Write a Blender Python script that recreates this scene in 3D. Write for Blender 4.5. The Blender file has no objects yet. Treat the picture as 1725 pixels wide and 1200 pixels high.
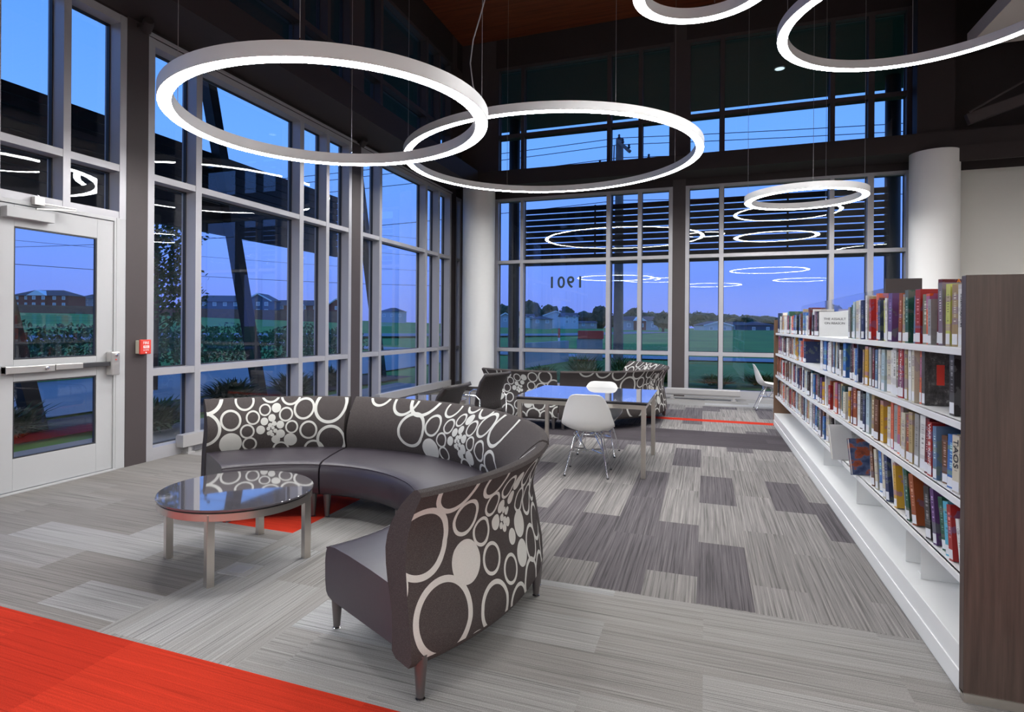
import bpy, bmesh, math, random
from math import sin, cos, pi, radians as R, sqrt, atan2, hypot
from mathutils import Vector, Matrix, Euler, noise as mnoise
random.seed(7)
C = bpy.context.scene
COL = C.collection
H = 1.49                                   # eye height of the photograph

# ------------------------------------------------------------------ camera
cam = bpy.data.cameras.new('camera'); co = bpy.data.objects.new('camera', cam); COL.objects.link(co)
yaw, roll, F = 0.366, 0.0071, 1020.5
fw = Vector((-sin(yaw), cos(yaw), 0)); r0 = Vector((cos(yaw), sin(yaw), 0)); u0 = Vector((0, 0, 1))
rt = r0*cos(roll) + u0*sin(roll); up = u0*cos(roll) - r0*sin(roll)
co.matrix_world = Matrix(((rt.x, up.x, -fw.x, 0), (rt.y, up.y, -fw.y, 0), (rt.z, up.z, -fw.z, H), (0, 0, 0, 1)))
cam.sensor_width = 36; cam.lens = F/1725*36; cam.shift_x = (862.5-797)/1725; cam.shift_y = (548-600)/1725
cam.clip_start = 0.05; cam.clip_end = 2000
C.camera = co

# ------------------------------------------------------------------ view, world
C.view_settings.view_transform = 'Standard'; C.view_settings.look = 'None'
C.view_settings.gamma = 1; C.view_settings.use_curve_mapping = False
C.view_settings.exposure = 0.0
try:
    C.cycles.use_denoising = True; C.cycles.max_bounces = 8; C.cycles.transparent_max_bounces = 24
    C.cycles.sample_clamp_indirect = 6; C.cycles.caustics_reflective = False; C.cycles.caustics_refractive = False
except Exception: pass
RING_POWER = 58.0
SKY = 1.35
world = bpy.data.worlds.new('dusk'); C.world = world; world.use_nodes = True
wn, wl = world.node_tree.nodes, world.node_tree.links
bg = wn['Background']; bg.inputs['Strength'].default_value = SKY
tc = wn.new('ShaderNodeTexCoord'); sx = wn.new('ShaderNodeSeparateXYZ'); rp = wn.new('ShaderNodeValToRGB')
wl.new(tc.outputs['Generated'], sx.inputs[0]); wl.new(sx.outputs['Z'], rp.inputs[0]); wl.new(rp.outputs[0], bg.inputs[0])
els = rp.color_ramp.elements
els[0].position = 0.0; els[0].color = (0.155, 0.225, 0.69, 1)
els[1].position = 0.55; els[1].color = (0.07, 0.26, 0.86, 1)
for p_, c_ in ((0.10, (0.150, 0.285, 0.88, 1)), (0.28, (0.14, 0.37, 1.0, 1))):
    e = els.new(p_); e.color = c_

# ------------------------------------------------------------------ materials
def mat(name, col=(.5, .5, .5), rough=.5, metal=0., spec=.5, emit=None, estr=0., noise=0., nscale=20., bump=0., bscale=60., coat=0.):
    m = bpy.data.materials.new(name); m.use_nodes = True
    nt = m.node_tree; b = nt.nodes['Principled BSDF']
    b.inputs['Base Color'].default_value = (*col, 1); b.inputs['Roughness'].default_value = rough
    b.inputs['Metallic'].default_value = metal; b.inputs['Specular IOR Level'].default_value = spec
    if coat: b.inputs['Coat Weight'].default_value = coat; b.inputs['Coat Roughness'].default_value = .04
    if emit: b.inputs['Emission Color'].default_value = (*emit, 1); b.inputs['Emission Strength'].default_value = estr
    if noise or bump:
        t = nt.nodes.new('ShaderNodeTexCoord')
    if noise:
        n = nt.nodes.new('ShaderNodeTexNoise'); n.inputs['Scale'].default_value = nscale; n.inputs['Detail'].default_value = 4
        nt.links.new(t.outputs['Object'], n.inputs['Vector'])
        mx = nt.nodes.new('ShaderNodeMix'); mx.data_type = 'RGBA'
        mx.inputs['A'].default_value = (*[c*(1-noise) for c in col], 1); mx.inputs['B'].default_value = (*[min(1, c*(1+noise)) for c in col], 1)
        nt.links.new(n.outputs['Fac'], mx.inputs['Factor']); nt.links.new(mx.outputs['Result'], b.inputs['Base Color'])
    if bump:
        n = nt.nodes.new('ShaderNodeTexNoise'); n.inputs['Scale'].default_value = bscale; n.inputs['Detail'].default_value = 3
        nt.links.new(t.outputs['Object'], n.inputs['Vector'])
        bp = nt.nodes.new('ShaderNodeBump'); bp.inputs['Strength'].default_value = bump; bp.inputs['Distance'].default_value = .01
        nt.links.new(n.outputs['Fac'], bp.inputs['Height']); nt.links.new(bp.outputs[0], b.inputs['Normal'])
    return m

class NT:                                   # tiny node-graph helper
    def __init__(s, m): s.nt = m.node_tree; s.b = s.nt.nodes.get('Principled BSDF')
    def n(s, typ, **kw):
        nd = s.nt.nodes.new(typ)
        for k, v in kw.items(): setattr(nd, k, v)
        return nd
    def l(s, a, b): s.nt.links.new(a, b)
    def math(s, op, a, b=None, c=None):
        nd = s.n('ShaderNodeMath', operation=op)
        for i, v in enumerate((a, b, c)):
            if v is None: continue
            if isinstance(v, (int, float)): nd.inputs[i].default_value = v
            else: s.l(v, nd.inputs[i])
        return nd.outputs[0]
    def mix(s, f, a, b, blend='MIX'):
        nd = s.n('ShaderNodeMix', data_type='RGBA', blend_type=blend)
        for k, v in (('Factor', f), ('A', a), ('B', b)):
            if isinstance(v, (int, float)): nd.inputs[k].default_value = v
            elif isinstance(v, tuple): nd.inputs[k].default_value = (*v, 1)
            else: s.l(v, nd.inputs[k])
        return nd.outputs['Result']
    def noise(s, vec, scale, detail=2, rough=.5):
        nd = s.n('ShaderNodeTexNoise'); nd.inputs['Scale'].default_value = scale; nd.inputs['Detail'].default_value = detail
        nd.inputs['Roughness'].default_value = rough
        s.l(vec, nd.inputs['Vector']); return nd.outputs['Fac']
    def ramp(s, f, pts):
        nd = s.n('ShaderNodeValToRGB'); e = nd.color_ramp.elements
        e[0].position, e[0].color = pts[0][0], (*pts[0][1], 1); e[1].position, e[1].color = pts[-1][0], (*pts[-1][1], 1)
        for p, c in pts[1:-1]:
            x = e.new(p); x.color = (*c, 1)
        s.l(f, nd.inputs[0]); return nd.outputs[0]

def glass_mat(name, tint=(.93, .95, .96)):
    m = bpy.data.materials.new(name); m.use_nodes = True; g = NT(m)
    g.nt.nodes.remove(g.b); out = g.nt.nodes['Material Output']
    geo = g.n('ShaderNodeNewGeometry'); vd = g.n('ShaderNodeVectorMath', operation='DOT_PRODUCT')
    g.l(geo.outputs['Normal'], vd.inputs[0]); g.l(geo.outputs['Incoming'], vd.inputs[1])
    c = g.math('ABSOLUTE', vd.outputs['Value']); s = g.math('POWER', g.math('SUBTRACT', 1.0, c), 5.0)
    f = g.math('MULTIPLY_ADD', s, .9, .045)
    tr = g.n('ShaderNodeBsdfTransparent'); tr.inputs[0].default_value = (*[sqrt(x) for x in tint], 1)
    gl = g.n('ShaderNodeBsdfGlossy'); gl.inputs['Roughness'].default_value = 0.0; gl.inputs[0].default_value = (.95, .97, 1, 1)
    mx = g.n('ShaderNodeMixShader'); g.l(f, mx.inputs[0]); g.l(tr.outputs[0], mx.inputs[1]); g.l(gl.outputs[0], mx.inputs[2])
    g.l(mx.outputs[0], out.inputs['Surface']); return m

def carpet(name, along, L, W, tones, streak=.35, sc=150., light_lines=False, off=0.):
    m = bpy.data.materials.new(name); m.use_nodes = True; g = NT(m)
    t = g.n('ShaderNodeTexCoord'); sp = g.n('ShaderNodeSeparateXYZ'); g.l(t.outputs['Object'], sp.inputs[0])
    a, p = (sp.outputs['X'], sp.outputs['Y']) if along == 'x' else (sp.outputs['Y'], sp.outputs['X'])
    cv = g.n('ShaderNodeCombineXYZ'); g.l(g.math('ADD', a, off), cv.inputs[0]); g.l(g.math('ADD', p, 40+off*.37), cv.inputs[1])
    bk = g.n('ShaderNodeTexBrick'); bk.offset = .37; bk.offset_frequency = 2
    for k, v in (('Scale', 1.), ('Mortar Size', 0.), ('Mortar Smooth', 0.), ('Bias', 0.), ('Brick Width', L), ('Row Height', W)): bk.inputs[k].default_value = v
    bk.inputs['Color1'].default_value = (0, 0, 0, 1); bk.inputs['Color2'].default_value = (1, 1, 1, 1)
    g.l(cv.outputs[0], bk.inputs['Vector'])
    base = g.ramp(bk.outputs['Color'], tones)
    wob = g.noise(cv.outputs[0], 1.2, 1)
    sv = g.n('ShaderNodeCombineXYZ'); g.l(g.math('MULTIPLY', a, 1.1), sv.inputs[0]); g.l(g.math('MULTIPLY_ADD', wob, .8, g.math('MULTIPLY', p, sc)), sv.inputs[1])
    g.l(g.math('MULTIPLY', bk.outputs['Color'], 13.0), sv.inputs[2])
    st = g.noise(sv.outputs[0], 1.0, 3, .65)
    d = 1-streak
    lines = g.ramp(st, [(.33, (d, d, d)), (.45, (.96,)*3), (.56, (1.02,)*3), (.66, (1+streak*.55,)*3)])
    if light_lines: lines = g.ramp(st, [(.38, (d, d, d)), (.48, (1., 1., 1.)), (.56, (1.05,)*3), (.64, (1.38, 1.36, 1.34))])
    c1 = g.mix(1., base, lines, 'MULTIPLY')
    spk = g.noise(t.outputs['Object'], 260., 2)
    c2 = g.mix(1., c1, g.ramp(spk, [(.25, (.72, .72, .72)), (.75, (1.24, 1.24, 1.24))]), 'MULTIPLY')
    g.l(c2, g.b.inputs['Base Color']); g.b.inputs['Roughness'].default_value = .95; g.b.inputs['Specular IOR Level'].default_value = .1
    bp = g.n('ShaderNodeBump'); bp.inputs['Strength'].default_value = .35; bp.inputs['Distance'].default_value = .004
    g.l(st, bp.inputs['Height']); g.l(bp.outputs[0], g.b.inputs['Normal'])
    return m

M = {}
M['alu'] = mat('satin_aluminium', (.42, .415, .44), .42, .25, noise=.03, nscale=3)
M['alu_dark'] = mat('gasket', (.03, .03, .035), .5)
M['door'] = mat('door_paint', (.46, .465, .475), .4, noise=.02, nscale=4)
M['pier'] = mat('dark_pier', (.058, .046, .047), .6, noise=.06, nscale=3)
M['beam'] = mat('dark_beam', (.026, .018, .018), .7, noise=.1, nscale=2)
M['blackish'] = mat('near_black', (.010, .008, .009), .6)
M['white'] = mat('white_wall', (.70, .69, .65), .8, noise=.02, nscale=2)
M['column'] = mat('white_column', (.74, .74, .73), .75, noise=.02, nscale=2)
M['ltgrey'] = mat('pale_soffit', (.62, .58, .55), .8)
M['shelfwhite'] = mat('white_steel', (.80, .81, .81), .45, noise=.02, nscale=3)
M['steel'] = mat('brushed_steel', (.62, .58, .53), .28, .9, noise=.08, nscale=12)
M['chrome'] = mat('chrome', (.8, .8, .82), .08, 1.)
M['hardware'] = mat('door_hardware', (.66, .64, .62), .3, .8)
M['glasstop'] = mat('dark_glass_top', (.10, .094, .105), .04, spec=1., coat=1.)
M['plastic'] = mat('white_shell', (.82, .82, .80), .3, noise=.01, nscale=3)
M['vinyl'] = mat('charcoal_vinyl', (.046, .039, .049), .36, spec=.45, bump=.06, bscale=14)
M['fabric'] = mat('charcoal_fabric', (.135, .120, .118), .95, spec=.1, noise=.5, nscale=420)
M['legmetal'] = mat('dark_leg', (.16, .145, .145), .38, .7)
M['red'] = mat('red_enamel', (.68, .045, .028), .45)
M['cream'] = mat('cream_plastic', (.62, .58, .47), .5)
M['textwhite'] = mat('white_ink', (.82, .80, .78), .6)
M['textdark'] = mat('dark_ink', (.03, .03, .04), .6)
M['textgold'] = mat('gold_ink', (.62, .42, .10), .5)
M['textorange'] = mat('orange_ink', (.85, .28, .03), .5)
M['vinylnum'] = mat('dark_number', (.012, .035, .06), .6)
M['heater'] = mat('heater_grey', (.40, .39, .39), .45, .2)
M['wicker'] = mat('dark_weave', (.024, .019, .019), .6, bump=.8, bscale=70)
M['baseboard'] = mat('dark_base', (.05, .042, .040), .6)
M['ringside'] = mat('ring_housing', (.86, .86, .87), .45)
M['cable'] = mat('cable_grey', (.42, .40, .40), .4, .5)
M['pane'] = glass_mat('window_glass')
M['acrylic'] = glass_mat('acrylic', (.80, .82, .86))
# lamp diffuser
m = bpy.data.materials.new('ring_diffuser'); m.use_nodes = True; M['diffuser'] = m
b_ = m.node_tree.nodes['Principled BSDF']; b_.inputs['Base Color'].default_value = (.9, .9, .9, 1)
b_.inputs['Emission Color'].default_value = (1, .995, .985, 1); b_.inputs['Emission Strength'].default_value = RING_POWER
M['downlight'] = mat('downlight', (.8, .8, .8), .5, emit=(.75, .9, 1), estr=1.2)
# wood ceiling
m = bpy.data.materials.new('wood_ceiling'); m.use_nodes = True; g = NT(m); M['wood'] = m
t = g.n('ShaderNodeTexCoord'); mp = g.n('ShaderNodeMapping'); mp.inputs['Scale'].default_value = (.5, 9, 1); g.l(t.outputs['Object'], mp.inputs[0])
g.l(g.ramp(g.noise(mp.outputs[0], 2.0, 6, .6), [(.3, (.11, .026, .010)), (.7, (.26, .068, .024))]), g.b.inputs['Base Color']); g.b.inputs['Roughness'].default_value = .5
# dark walnut laminate of the bookcase ends
m = bpy.data.materials.new('walnut_laminate'); m.use_nodes = True; g = NT(m); M['walnut'] = m
t = g.n('ShaderNodeTexCoord'); mp = g.n('ShaderNodeMapping'); mp.inputs['Scale'].default_value = (60, 60, 2.2); g.l(t.outputs['Object'], mp.inputs[0])
g.l(g.ramp(g.noise(mp.outputs[0], 1.0, 5, .65), [(.3, (.042, .026, .021)), (.7, (.082, .053, .043))]), g.b.inputs['Base Color']); g.b.inputs['Roughness'].default_value = .42
M['brownend'] = mat('far_end_wood', (.17, .095, .055), .5, noise=.15, nscale=8)
# carpets
T_light = [(0, (.245, .232, .22)), (.35, (.315, .308, .30)), (.7, (.28, .268, .256)), (1, (.385, .388, .395))]
T_mix = [(0, (.105, .096, .104)), (.36, (.125, .115, .122)), (.38, (.20, .19, .184)), (1, (.24, .228, .222))]
M['c_light_x'] = carpet('carpet_light_x', 'x', 1.25, .31, T_light, .48)
T_left = [(p, tuple(q*.76*w for q, w in zip(c, (1.02, .99, .97)))) for p, c in T_light]
M['c_left_x'] = carpet('carpet_door_side', 'x', 1.25, .31, T_left, .48, off=.8)
M['c_light_y'] = carpet('carpet_light_y', 'y', 1.25, .31, T_light, .48, off=.4)
M['c_mix_y'] = carpet('carpet_mixed_y', 'y', 1.0, .29, T_mix, .38, sc=88., light_lines=True, off=.15)
M['c_dark_x'] = carpet('carpet_dark_x', 'x', 1.2, .3, [(0, (.060, .052, .058)), (1, (.085, .075, .082))], .45)
M['c_red'] = carpet('carpet_red', 'x', .62, .62, [(0, (.42, .026, .011)), (1, (.50, .034, .014))], .28, sc=95.)
M['c_grey'] = carpet('carpet_plain', 'x', 1., .5, T_light, .3)
# outdoors
M['grass'] = mat('grass', (.05, .15, .02), .9, noise=.7, nscale=.35)
M['lawn'] = mat('lawn_terrain', (.10, .25, .022), .95, noise=.6, nscale=.12)
M['asphalt'] = mat('asphalt', (.22, .22, .22), .8, noise=.15, nscale=.8)
M['concrete'] = mat('concrete', (.30, .29, .28), .8, noise=.1, nscale=2)
M['mulch'] = mat('mulch_bed', (.035, .025, .02), .95, noise=.5, nscale=12)
M['leaf'] = mat('leaf_green', (.045, .11, .035), .7, noise=.5, nscale=3)
M['leafdark'] = mat('leaf_dark', (.025, .06, .025), .8, noise=.5, nscale=3)
M['bark'] = mat('bark', (.075, .060, .050), .9, noise=.3, nscale=8)
M['pole'] = mat('pole_wood', (.20, .15, .13), .9, noise=.3, nscale=5)
M['wire'] = mat('wire', (.02, .02, .03), .6)
M['louver'] = mat('louver_steel', (.018, .018, .022), .5, .3)
M['signgrey'] = mat('sign_block', (.42, .42, .43), .7, noise=.05)
M['signred'] = mat('sign_red', (.75, .06, .05), .6)
M['fence'] = mat('fence_wood', (.26, .11, .07), .9, noise=.3, nscale=1)
for k, c in dict(h_red=(.22, .040, .035), h_blue=(.10, .13, .19), h_white=(.85, .85, .85), h_tan=(.50, .42, .38), h_grey=(.45, .47, .52), h_pale=(.62, .64, .70), h_roof=(.09, .075, .085), h_rust=(.28, .09, .06)).items():
    M[k] = mat(k, c, .85, noise=.06, nscale=.5)

# ------------------------------------------------------------------ mesh helpers
class MB:
    def __init__(s): s.v = []; s.f = []; s.m = []; s.uv = {}
    def add(s, vs, fs, mi=0):
        o = len(s.v); s.v += [tuple(v) for v in vs]
        for f in fs: s.f.append(tuple(i+o for i in f)); s.m.append(mi)
        return s
    def box(s, x0, x1, y0, y1, z0, z1, mi=0, T=None):
        vs = [Vector((x, y, z)) for z in (z0, z1) for y in (y0, y1) for x in (x0, x1)]
        if T: vs = [T @ v for v in vs]
        return s.add(vs, [(0, 2, 3, 1), (4, 5, 7, 6), (0, 1, 5, 4), (2, 6, 7, 3), (0, 4, 6, 2), (1, 3, 7, 5)], mi)
    def bar(s, a, b, w, h, mi=0):             # rectangular bar from a to b
        a, b = Vector(a), Vector(b); d = (b-a); L = d.length; q = d.to_track_quat('Z', 'Y').to_matrix().to_4x4(); q.translation = a
        return s.box(-w/2, w/2, -h/2, h/2, 0, L, mi, q)
    def tube(s, pts, r, n=8, mi=0, closed=False, cap=True):
        pts = [Vector(p) for p in pts]; k = len(pts); rings = []
        rr = r if isinstance(r, (list, tuple)) else [r]*k
        ref = None
        for i, p in enumerate(pts):
            if closed: t = pts[(i+1) % k]-pts[i-1]
            else: t = pts[min(i+1, k-1)]-pts[max(i-1, 0)]
            t.normalize()
            if ref is None: ref = t.orthogonal().normalized()
            ref = (ref - t*ref.dot(t)); ref = ref.normalized() if ref.length > 1e-6 else t.orthogonal().normalized()
            b = t.cross(ref)
            rings.append([p + (ref*cos(2*pi*j/n) + b*sin(2*pi*j/n))*rr[i] for j in range(n)])
        vs = [v for rg in rings for v in rg]; fs = []
        for i in range(k if closed else k-1):
            i2 = (i+1) % k
            for j in range(n):
                j2 = (j+1) % n; fs.append((i*n+j, i*n+j2, i2*n+j2, i2*n+j))
        if cap and not closed:
            fs.append(tuple(range(n))[::-1]); fs.append(tuple((k-1)*n+j for j in range(n)))
        return s.add(vs, fs, mi)
    def lathe(s, prof, cx=0, cy=0, n=48, mi=0, caps=True):
        vs = []; fs = []; k = len(prof)
        for r, z in prof:
            for j in range(n): vs.append((cx+r*cos(2*pi*j/n), cy+r*sin(2*pi*j/n), z))
        for i in range(k-1):
            for j in range(n):
                j2 = (j+1) % n; fs.append((i*n+j, i*n+j2, (i+1)*n+j2, (i+1)*n+j))
        if caps:
            fs.append(tuple(range(n))[::-1]); fs.append(tuple((k-1)*n+j for j in range(n)))
        return s.add(vs, fs, mi)
    def ringsweep(s, prof, n=96, mi=0):       # closed profile (r,z) swept all the way round
        vs = []; fs = []; k = len(prof)
        for j in range(n):
            a = 2*pi*j/n
            for r, z in prof: vs.append((r*cos(a), r*sin(a), z))
        for j in range(n):
            j2 = (j+1) % n
            for i in range(k):
                i2 = (i+1) % k; fs.append((j*k+i, j2*k+i, j2*k+i2, j*k+i2))
        return s.add(vs, fs, mi)
    def prism(s, poly, z0, z1, mi=0, T=None):
        n = len(poly); vs = [Vector((x, y, z0)) for x, y in poly] + [Vector((x, y, z1)) for x, y in poly]
        if T: vs = [T @ v for v in vs]
        fs = [tuple(range(n))[::-1], tuple(range(n, 2*n))] + [(i, (i+1) % n, n+(i+1) % n, n+i) for i in range(n)]
        return s.add(vs, fs, mi)
    def mesh(s, name, mats, smooth=None, bevel=0):
        me = bpy.data.meshes.new(name); me.from_pydata(s.v, [], s.f)
        for mm in (mats if isinstance(mats, (list, tuple)) else [mats]): me.materials.append(mm)
        if len(me.materials) > 1: me.polygons.foreach_set('material_index', s.m)
        bm = bmesh.new(); bm.from_mesh(me)
        bmesh.ops.recalc_face_normals(bm, faces=bm.faces); bm.to_mesh(me); bm.free()
        if smooth:
            me.polygons.foreach_set('use_smooth', [True]*len(me.polygons)); me.set_sharp_from_angle(angle=R(smooth))
        me.update(); return me
    def build(s, name, mats, parent=None, smooth=None, bevel=0, loc=None, rot=None):
        o = bpy.data.objects.new(name, s.mesh(name, mats, smooth)); COL.objects.link(o)
        if parent is not None: o.parent = parent
        if loc is not None: o.location = loc
        if rot is not None: o.rotation_euler = rot
        if bevel:
            md = o.modifiers.new('soft_edge', 'BEVEL'); md.width = bevel; md.segments = 2; md.limit_method = 'ANGLE'; md.angle_limit = R(40)
        return o

def tag(o, label, cat, group=None, kind=None):
    o['label'] = label; o['category'] = cat
    if group: o['group'] = group
    if kind: o['kind'] = kind
    return o
def thing(name, label, cat, loc=(0, 0, 0), rz=0, group=None):
    o = bpy.data.objects.new(name, None); COL.objects.link(o); o.empty_display_size = .1
    o.location = loc; o.rotation_euler = (0, 0, rz); return tag(o, label, cat, group)
def struct(o):
    o['kind'] = 'structure'; return o
def sroot(name, loc=(0, 0, 0)):
    o = bpy.data.objects.new(name, None); COL.objects.link(o); o.location = loc; return struct(o)
def text(name, s, size, mt, parent=None, loc=(0, 0, 0), rot=(0, 0, 0), extrude=.0006, align='CENTER', space=1.0, bold=0.):
    cu = bpy.data.curves.new(name, 'FONT'); cu.body = s; cu.size = size; cu.extrude = extrude; cu.align_x = align; cu.align_y = 'CENTER'; cu.space_character = space; cu.offset = bold
    cu.materials.append(mt); tmp = bpy.data.objects.new(name, cu); COL.objects.link(tmp)
    me = bpy.data.meshes.new_from_object(tmp.evaluated_get(bpy.context.evaluated_depsgraph_get())); bpy.data.objects.remove(tmp); bpy.data.curves.remove(cu)
    o = bpy.data.objects.new(name, me); COL.objects.link(o)
    if parent is not None: o.parent = parent
    o.location = loc; o.rotation_euler = rot; return o

# ================================================================== SETTING
XL, YB = -5.577, 13.71
# ---- floor: one mesh, carpet laid in zones
zones = [(-5.725, 9.08, -7.884, 1.05, 'c_light_x'), (-5.725, 9.08, 1.05, 2.08, 'c_red'), (-5.725, -3.376, 2.08, 14.016, 'c_left_x'), (-3.376, -2.734, 2.08, 3.57, 'c_left_x'), (-3.376, -2.734, 3.57, 6.789, 'c_red'), (-3.376, -2.734, 6.789, 10.205, 'c_light_x'),
         (-2.734, -1.895, 2.08, 3.471, 'c_light_y'), (-1.895, 9.08, 2.08, 3.471, 'c_light_x'), (-2.734, -2.171, 3.471, 8.125, 'c_light_y'),
         (-2.171, 9.08, 3.471, 8.125, 'c_mix_y'), (-2.734, 9.08, 8.125, 9.264, 'c_dark_x'), (-2.734, 9.08, 9.264, 10.205, 'c_mix_y'),
         (-3.376, 9.08, 10.205, 10.446, 'c_red'), (-3.376, 9.08, 10.446, 12.209, 'c_mix_y'), (-3.376, 9.08, 12.209, 14.016, 'c_light_x')]
mb = MB(); mats = []; 
for x0, x1, y0, y1, k in zones:
    if M[k] not in mats: mats.append(M[k])
    mb.add([(x0, y0, 0), (x1, y0, 0), (x1, y1, 0), (x0, y1, 0)], [(0, 1, 2, 3)], mats.index(M[k]))
mb.box(-5.72, 9.1, -7.9, 14.0, -.15, -.002, len(mats)); mats.append(M['concrete'])
fl = struct(mb.build('floor', mats))
# ---- ceiling and roof
struct(MB().box(-5.8, 9.2, -8.0, 14.0, 8.3, 8.5).build('ceiling', M['wood']))
struct(MB().box(-9.8, 13, -8.2, 18.5, 8.55, 8.8).build('roof', M['beam']))
mb = MB(); mb.box(-9.67, -5.58, -8.1, 18.35, 7.62, 7.9); mb.box(-5.58, 9.3, 13.86, 18.35, 7.62, 7.9)
struct(mb.build('roof_overhang', M['beam']))
struct(MB().box(4.22, 9.1, -7.9, 12.9, 6.38, 6.62).build('ceiling_dropped', M['ltgrey']))

# ---- curtain wall windows
DEP, GL = .22, .165
class Wall:                                  # builds members of a glazed wall; t runs along the wall, d into the outdoors
    def __init__(s, axis, plane): s.axis, s.plane = axis, plane
    def box(s, mb, t0, t1, d0, d1, z0, z1, mi=0):
        if s.axis == 'x': mb.box(s.plane-d1, s.plane-d0, t0, t1, z0, z1, mi)
        else: mb.box(t0, t1, s.plane+d0, s.plane+d1, z0, z1, mi)
WL, WB = Wall('x', XL), Wall('y', YB)
def window(W, name, t_m, z_m, gl=True, fine=True, frame=None, skip=()):
    """t_m / z_m: (start, end) of each mullion / transom, first and last being the frame"""
    root = sroot(name); mb = MB(); gk = MB(); gp = MB()
    t0, t1, z0, z1 = t_m[0][0], t_m[-1][1], z_m[0][0], z_m[-1][1]
    for a, b in t_m: W.box(mb, a, b, 0, DEP, z0, z1)
    for i in range(len(t_m)-1):
        a, b = t_m[i][1], t_m[i+1][0]
        for c, d in z_m: W.box(mb, a, b, .004, DEP-.004, c, d)
        for k in range(len(z_m)-1):
            if (i, k) in skip: continue
            c, d = z_m[k][1], z_m[k+1][0]
            for (p, q, r_, s_) in ((a, a+.012, c, d), (b-.012, b, c, d), (a+.012, b-.012, c, c+.012), (a+.012, b-.012, d-.012, d)): W.box(gk, p, q, GL-.02, GL+.02, r_, s_)
            W.box(gp, a+.012, b-.012, GL-.004, GL+.004, c+.012, d-.012)
    struct(mb.build('window_frame', frame or M['alu'], root)); struct(gk.build('gasket', M['alu_dark'], root)); struct(gp.build('glass_pane', M['pane'], root))
    return root
ZL = [(0, .135), (.915, .99), (3.03, 3.10), (4.48, 4.56)]
s1 = 4.80; s2 = 9.078
def sec(s): return [(s, s+.085), (s+.657, s+.745), (s+2.60, s+2.694), (s+3.268, s+3.35), (s+3.915, s+4.0)]
window(WL, 'window_1', sec(s1), ZL); window(WL, 'window_2', sec(s2), ZL)
window(WL, 'window_3', [(13.35, 13.425), (13.62, 13.84)], ZL)
# over and beside the door
window(WL, 'window_4', [(1.2, 1.29), (3.285, 3.35), (3.887, 3.958), (4.468, 4.544)], [(2.55, 2.62), (3.03, 3.10), (4.55, 4.63)])
window(WL, 'window_5', [(-3.0, -2.91), (-1.3, -1.21), (.33, .42), (1.11, 1.2)], [(0, .135), (.915, .99), (3.03, 3.10), (4.48, 4.56)])
ZB = [(0, .16), (.875, .955), (2.955, 3.03), (4.44, 4.50)]
tb1 = [(-4.708, -4.634), (-4.086, -4.007), (-2.083, -1.994), (-1.402, -1.318), (-0.75, -0.671)]
tb2 = [(-0.41, -0.333), (0.262, 0.345), (2.28, 2.364), (2.926, 3.03), (3.553, 3.632)]
window(WB, 'window_6', tb1, ZB); window(WB, 'window_7', tb2, ZB)
# clerestories
ZC = [(5.0, 5.16), (5.93, 6.02), (7.55, 7.62)]
window(WB, 'window_8', tb1, ZC, frame=M['pier']); window(WB, 'window_9', tb2, ZC, frame=M['pier'])
ZCL = [(5.2, 5.32), (5.93, 6.02), (7.55, 7.64)]
window(WL, 'window_10', sec(s1), ZCL, frame=M['pier']); window(WL, 'window_11', sec(s2), ZCL, frame=M['pier'])
window(WL, 'window_12', [(-3.0, -2.91), (.33, .42), (3.285, 3.35), (4.468, 4.544)], ZCL, frame=M['pier'])
# ---- walls: piers, bulkheads and solid ends
mb = MB()
for a, b in ((4.544, s1), (s1+4.0, s2), (s2+4.0, 13.35)): mb.box(XL-.18, XL+.004, a, b, 0, 8.3)
mb.box(XL-.18, XL, -7.9, -3.0, 0, 8.3)
mb.box(XL-.16, XL-.002, -3.0, 4.544, 4.63, 5.2, 1); mb.box(XL-.16, XL-.002, s1, 13.84, 4.56, 5.2, 1)
mb.box(XL-.16, XL-.002, -3.0, 13.84, 7.64, 8.3, 1)
mb.box(XL-.16, XL, 13.35, 13.84, 5.2, 7.64)
struct(mb.build('wall_left', [M['pier'], M['beam']]))
mb = MB(); mb.box(-.671, -.41, YB-.004, YB+.18, 0, 8.3); mb.box(XL-.16, -4.708, YB, YB+.16, 0, 8.3)
mb.box(-4.708, 3.632, YB+.002, YB+.16, 4.50, 5.0, 1); mb.box(-4.708, 3.632, YB+.002, YB+.16, 7.62, 8.3, 1)
mb.box(3.632, 9.1, YB, YB+.16, 4.42, 8.3, 1)
struct(mb.build('wall_back', [M['pier'], M['beam']]))
struct(MB().box(3.632, 9.1, YB-.01, YB+.15, 0, 4.42).build('wall_back_white', M['white']))
struct(MB().box(8.95, 9.1, -7.9, YB, 0, 8.3).build('wall_right', M['white']))
struct(MB().box(-5.72, 9.1, -8.0, -7.85, 0, 8.3).build('wall_front', M['white']))
# perimeter beams
mb = MB(); mb.box(-4.95, 8.95, 12.976, YB, 4.65, 4.98); mb.box(3.85, 8.95, 12.93, 12.976, 4.42, 4.70)
struct(mb.build('trim_1', M['beam']))
mb = MB(); mb.box(XL, -4.886, -7.85, 12.976, 4.65, 5.02); struct(mb.build('trim_2', M['beam']))
struct(MB().box(XL+.001, XL+.012, -3.0, 13.8, 5.09, 5.10).build('trim_3', M['alu']))
# thin head strip catching light above the lower glass
struct(MB().box(XL, XL+.03, s1, 13.07, 4.57, 4.60).build('trim_4', M['alu']))
mb = MB(); mb.box(-5.52, -4.44, YB-.012, YB, 0, .1); mb.box(3.65, 8.95, YB-.03, YB-.01, 0, .1); struct(mb.build('baseboard_back', M['baseboard']))
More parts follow.
